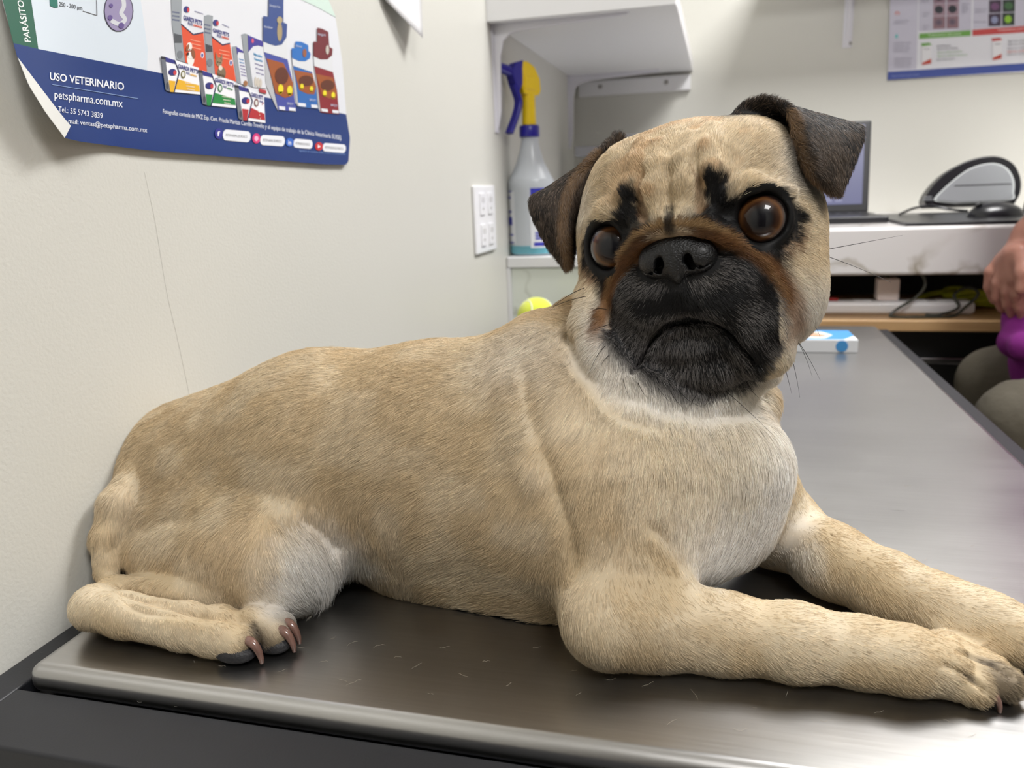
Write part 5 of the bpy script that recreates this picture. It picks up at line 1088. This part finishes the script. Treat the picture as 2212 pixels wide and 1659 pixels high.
cl2 = np.stack([vnoise(RP, 75) - .5, vnoise(RP + 3.1, 75) - .5, vnoise(RP + 7.7, 75) - .5], 1)
d = d + cl * .35 + cl2 * .35 + rng.normal(0, .09, (NHAIR, 3))
d -= (d * RN).sum(1)[:, None] * RN; d /= np.linalg.norm(d, axis=1, keepdims=True) + 1e-9
hL = hL * rng.uniform(.65, 1.15, NHAIR) * (1 + .15 * (vnoise(RP, 120) - .5))
lift = np.clip(rng.normal(.22, .07, NHAIR) + .10 * hmz + .06 * hhm, .1, .8)
edge = sstep(.0045, .0015, kd_dist(RP, np.concatenate([EDGE, gR[0], gL[0]]), .008)[0]); lift += .25 * edge
S_ = np.array([0, .25, .55, 1.0]); PT = np.empty((NHAIR, 4, 3))
for i, t in enumerate(S_):
    PT[:, i] = RP - RN * .0004 + d * (hL * t)[:, None] + RN * (hL * lift * (t - .55 * t * t) * 1.5)[:, None] + np.array([0, 0, -1]) * (hL * t * t * .10)[:, None]
PT[:, :, 0] = np.maximum(PT[:, :, 0], -.3962); PT[:, :, 2] = np.maximum(PT[:, :, 2], -.2498)
# strand colours: light and dark strands mixed
rv = rng.random(NHAIR)
hcol = hcol * (1 + .22 * (vnoise(RP, 330) - .5) + rng.normal(0, .10, NHAIR))[:, None]
fawnish = (hcol.mean(1) > .25)
hcol = np.where((fawnish & (rv < .10))[:, None], hcol * .62, hcol); hcol = np.where((fawnish & (rv > .88))[:, None], hcol * 1.15 + .03, hcol)
greyz = hmz * sstep(.28, .80, vnoise(to_head(RP), .09) + .18 * sstep(-8, -40, to_head(RP)[:, 1]))
gm = (rng.random(NHAIR) < .55 * greyz); hcol = np.where(gm[:, None], C_GREY * rng.uniform(.6, 1.6, NHAIR)[:, None], hcol)
em_ = (hem > .5) & (rng.random(NHAIR) < .22); hcol = np.where(em_[:, None], lin(122, 106, 92) * rng.uniform(.6, 1.3, NHAIR)[:, None], hcol)
hcol = np.clip(hcol, 0.002, .95)
rad = np.array([.000072, .000076, .000062, .000018])[None] * rng.uniform(.75, 1.25, NHAIR)[:, None] * (1 - .2 * hhm)[:, None]

def strands(name, PT, rad, cols, m, parent, loc):
    n, k = PT.shape[:2]; hc = bpy.data.hair_curves.new(name); hc.add_curves([k] * n)
    hc.attributes['position'].data.foreach_set('vector', np.asarray(PT, np.float32).ravel())
    ra = hc.attributes.get('radius') or hc.attributes.new('radius', 'FLOAT', 'POINT'); ra.data.foreach_set('value', np.asarray(np.broadcast_to(rad, (n, k)), np.float32).ravel())
    ca = hc.attributes.new('coat_colour', 'FLOAT_COLOR', 'CURVE'); ca.data.foreach_set('color', np.concatenate([cols, np.ones((n, 1))], 1).astype(np.float32).ravel())
    hc.materials.append(m); o = bpy.data.objects.new(name, hc); o.location = loc
    return link(o, parent)
def attr_mat(name, attr, rough, spec=.4):
    m = mat(name, (1, 1, 1, 1), rough); nt = m.node_tree; at = nt.nodes.new('ShaderNodeAttribute'); at.attribute_name = attr
    nt.links.new(at.outputs['Color'], nt.nodes['Principled BSDF'].inputs['Base Color']); nt.nodes['Principled BSDF'].inputs['Specular IOR Level'].default_value = spec
    return m
m_hair = attr_mat('coat_strand', 'coat_colour', .42, .35)
m_skin = attr_mat('pug_skin', 'coat_colour', .6, .25)
DLOC = DB + OFF
dog = thing('pug', 'fawn pug with a black face lying on the steel table, head tilted', 'dog', tuple(DLOC))
body = np_mesh('body', V - DB, Fq, m_skin, dog)
# bare skin is dark leather at eyelids and pads
bare = np.zeros(len(V))
for s, e in EYES:
    ax = eye_axis(s); q_ = V - e; h = q_ @ ax; q = np.linalg.norm(q_ - h[:, None] * ax, axis=1); bare = np.maximum(bare, sstep(.019, .0175, q) * ((h > -.004) & (h < .03)))
for q, r in PADS: bare = np.maximum(bare, sstep(r * 1.1, r, np.linalg.norm(V - q, axis=1)))
lipd = np.min([seg_dist(to_head(V), (p[0], p[1], p[2] - 10), (p[0], p[1], p[2] + 5)) for p in [(-27, -50, 36), (-20, -41, 41), (-11, -35, 45), (0, -33, 46), (11, -35, 45), (20, -41, 41), (27, -50, 36)]], axis=0)
bare = np.maximum(bare, sstep(5, 3, lipd))
scol = vcol * .8; scol = scol * (1 - bare[:, None]) + lin(5, 5, 6) * bare[:, None]
ca = body.data.color_attributes.new('coat_colour', 'FLOAT_COLOR', 'POINT'); ca.data.foreach_set('color', np.concatenate([scol, np.ones((len(V), 1))], 1).astype(np.float32).ravel())
strands('fur', PT - DB, rad, hcol, m_hair, dog, (0, 0, 0))
# nose leather
m_pad = noise_bump(mat('pad_leather', srgb(34, 33, 36), .55), 700, .6, .0008)
m_nose = mat('nose_leather', srgb(8, 8, 10), .42, 0, Specular_IOR_Level=.45, Coat_Weight=.12, Coat_Roughness=.2)
noise_bump(m_nose, 900, .9, .0009, 3)
np_mesh('nose', NV - DB, NF, m_nose, dog)
# eyes: an iris disc about the line of sight, under a clear glossy cornea
def eye_mat():
    m = bpy.data.materials.new('pug_eye'); m.use_nodes = True; nt = m.node_tree; N = nt.nodes; L = nt.links; b = N['Principled BSDF']
    tc = N.new('ShaderNodeTexCoord'); sp = N.new('ShaderNodeSeparateXYZ'); L.new(tc.outputs['Object'], sp.inputs[0])
    at = N.new('ShaderNodeMath'); at.operation = 'ARCTAN2'; v2 = N.new('ShaderNodeVectorMath'); v2.operation = 'LENGTH'
    cb = N.new('ShaderNodeCombineXYZ'); L.new(sp.outputs[0], cb.inputs[0]); L.new(sp.outputs[1], cb.inputs[1]); L.new(cb.outputs[0], v2.inputs[0])
    L.new(v2.outputs['Value'], at.inputs[0]); L.new(sp.outputs[2], at.inputs[1])
    nz = N.new('ShaderNodeTexNoise'); nz.inputs['Scale'].default_value = 260; nz.inputs['Detail'].default_value = 4; L.new(tc.outputs['Object'], nz.inputs[0])
    ma = N.new('ShaderNodeMath'); ma.operation = 'MULTIPLY_ADD'; ma.inputs[1].default_value = .09; L.new(nz.outputs[0], ma.inputs[0]); L.new(at.outputs[0], ma.inputs[2])
    r = N.new('ShaderNodeValToRGB'); L.new(ma.outputs[0], r.inputs[0]); e = r.color_ramp.elements
    e[0].position = .38; e[0].color = srgb(10, 10, 16); e[1].position = .50; e[1].color = srgb(30, 17, 12)
    for p, c in ((.66, srgb(56, 34, 20)), (.80, srgb(96, 62, 32)), (.90, srgb(60, 34, 20)), (.98, srgb(14, 10, 10))): q = e.new(p); q.color = c
    L.new(r.outputs[0], b.inputs['Base Color']); b.inputs['Roughness'].default_value = .35; b.inputs['Coat Weight'].default_value = 1.0; b.inputs['Coat Roughness'].default_value = .012; b.inputs['Coat IOR'].default_value = 1.36; b.inputs['Specular IOR Level'].default_value = .15
    return m
m_eye = eye_mat()
for s, e in EYES:
    bm = bmesh.new(); bmesh.ops.create_uvsphere(bm, u_segments=64, v_segments=48, radius=EYE_R * .001)
    g = -e / np.linalg.norm(e); g = g * .8 + eye_axis(s) * .35; z = Vector(g).normalized(); x = z.cross(Vector((0, 0, 1))).normalized(); y = z.cross(x)
    me = bpy.data.meshes.new('eye'); bm.to_mesh(me); bm.free(); me.materials.append(m_eye); me.polygons.foreach_set('use_smooth', [True] * len(me.polygons))
    o = bpy.data.objects.new('eye', me); o.matrix_local = Matrix(((x.x, y.x, z.x, e[0] - DB[0]), (x.y, y.y, z.y, e[1] - DB[1]), (x.z, y.z, z.z, e[2] - DB[2]), (0, 0, 0, 1))); link(o, dog)
for (px, py, h, rx, ry, rz) in ((508, 1408, .0062, .0125, .008, .0055), (590, 1390, .0060, .0105, .007, .0052)):
    q_ = TH(px, py, h) - DB; ellipsoid_mesh('paw_pad', tuple(q_), (rx, ry, rz), m_pad, dog)
# claws
m_claw = mat('claw_horn', srgb(150, 112, 100), .22, 0, Coat_Weight=.5); noise_bump(m_claw, 300, 0, colvar=(srgb(88, 66, 58), 180))
def claw(p0, d, L, r):
    """a hooked claw leaving the toe along d and curling down to the table"""
    p0 = np.array(p0); d = np.array([d[0], d[1], 0.0]); d /= np.linalg.norm(d); m = MB(); pts = []; R_ = L * .62; drop = p0[2] + .25
    for i in range(11):
        a = -.35 + 1.95 * i / 10; pts.append(p0 - DB + d * (R_ * (math.sin(a) + .34)) + np.array([0, 0, 1]) * min(drop, R_ * 1.5) * (math.cos(a) - .94) * .98)
    m.tube(pts, [r * (1 - .62 * (i / 10) ** 1.8) for i in range(11)], 14); m.build('claw', m_claw, dog)
def pdir(a, b): v = TH(*b, .008) - TH(*a, .008); return v
for (a, b, h, L) in [((2122, 1487), (2175, 1512), .0085, .0105), ((2182, 1472), (2225, 1488), .0100, .011), ((2152, 1444), (2200, 1458), .0105, .010), ((2108, 1422), (2160, 1434), .010, .010),
                     ((2285, 1438), (2330, 1455), .0095, .010), ((2325, 1412), (2360, 1425), .0105, .010), ((2338, 1390), (2370, 1400), .0105, .010)]:
    claw(TH(*a, h), pdir(a, b), L, .0023)
for (a, b, h, L) in [((530, 1385), (575, 1398), .0125, .0125), ((600, 1362), (640, 1372), .0135, .0125), ((614, 1346), (650, 1356), .0135, .012)]:
    claw(TH(*a, h), pdir(a, b), L, .0030)
_P, _C = stray_hairs(); sh_o = strands('shed_hairs', _P - OFF, np.array([.00005] * 5)[None], _C, m_hair, None, tuple(OFF)); tag(sh_o, 'fine pale dog hairs scattered on the steel table top and black frame', 'hair', kind='stuff')
# whiskers and chin hairs
m_wh = attr_mat('whisker_strand', 'coat_colour', .3)
W_ = [((1262, 622), (1215, 640), (1188, 672)), ((1266, 640), (1225, 648), (1190, 665)), ((1780, 540), (1850, 527), (1950, 508)), ((1782, 552), (1850, 575), (1925, 610)), ((1310, 668), (1285, 664), (1280, 672)),
      ((1690, 655), (1730, 650), (1780, 640)), ((1640, 672), (1665, 690), (1685, 735)), ((1630, 705), (1655, 740), (1668, 765)), ((1315, 740), (1290, 760), (1275, 800)), ((1322, 762), (1305, 775), (1298, 790)), ((1700, 740), (1718, 790), (1728, 860)),
      ((1715, 725), (1745, 765), (1772, 822)), ((1705, 715), (1735, 745), (1755, 815)), ((1345, 800), (1345, 830), (1360, 860)), ((1455, 826), (1480, 870), (1520, 880)), ((1510, 845), (1495, 865), (1490, 880)), ((1535, 845), (1535, 870), (1515, 880)),
      ((1560, 838), (1610, 880), (1670, 940)), ((1440, 825), (1450, 860), (1480, 885)), ((1372, 808), (1380, 840), (1400, 862)), ((1605, 812), (1625, 850), (1640, 860)), ((1650, 790), (1680, 790), (1700, 775)), ((1690, 770), (1700, 810), (1710, 850)),
      ((1410, 815), (1425, 850), (1450, 870)), ((1320, 700), (1300, 705), (1275, 715)), ((1740, 700), (1760, 690), (1772, 730))]
WP = []; WC = []
for i, (a, b, c) in enumerate(W_):
    d0 = .445; q = np.array([PD(*a, d0 - .002), PD(*b, d0 - .012), PD(*c, d0 - .018)]) - DB
    WP.append([q[0], .56 * q[0] + .38 * q[1] + .06 * q[2], .25 * q[0] + .5 * q[1] + .25 * q[2], .06 * q[0] + .38 * q[1] + .56 * q[2], q[2]]); WC.append(lin(225, 215, 200) if i in (6, 7) else lin(20, 18, 18))
strands('whiskers', np.array(WP), np.array([.00018, .00017, .00014, .0001, .00004])[None], np.array(WC), m_wh, dog, (0, 0, 0))
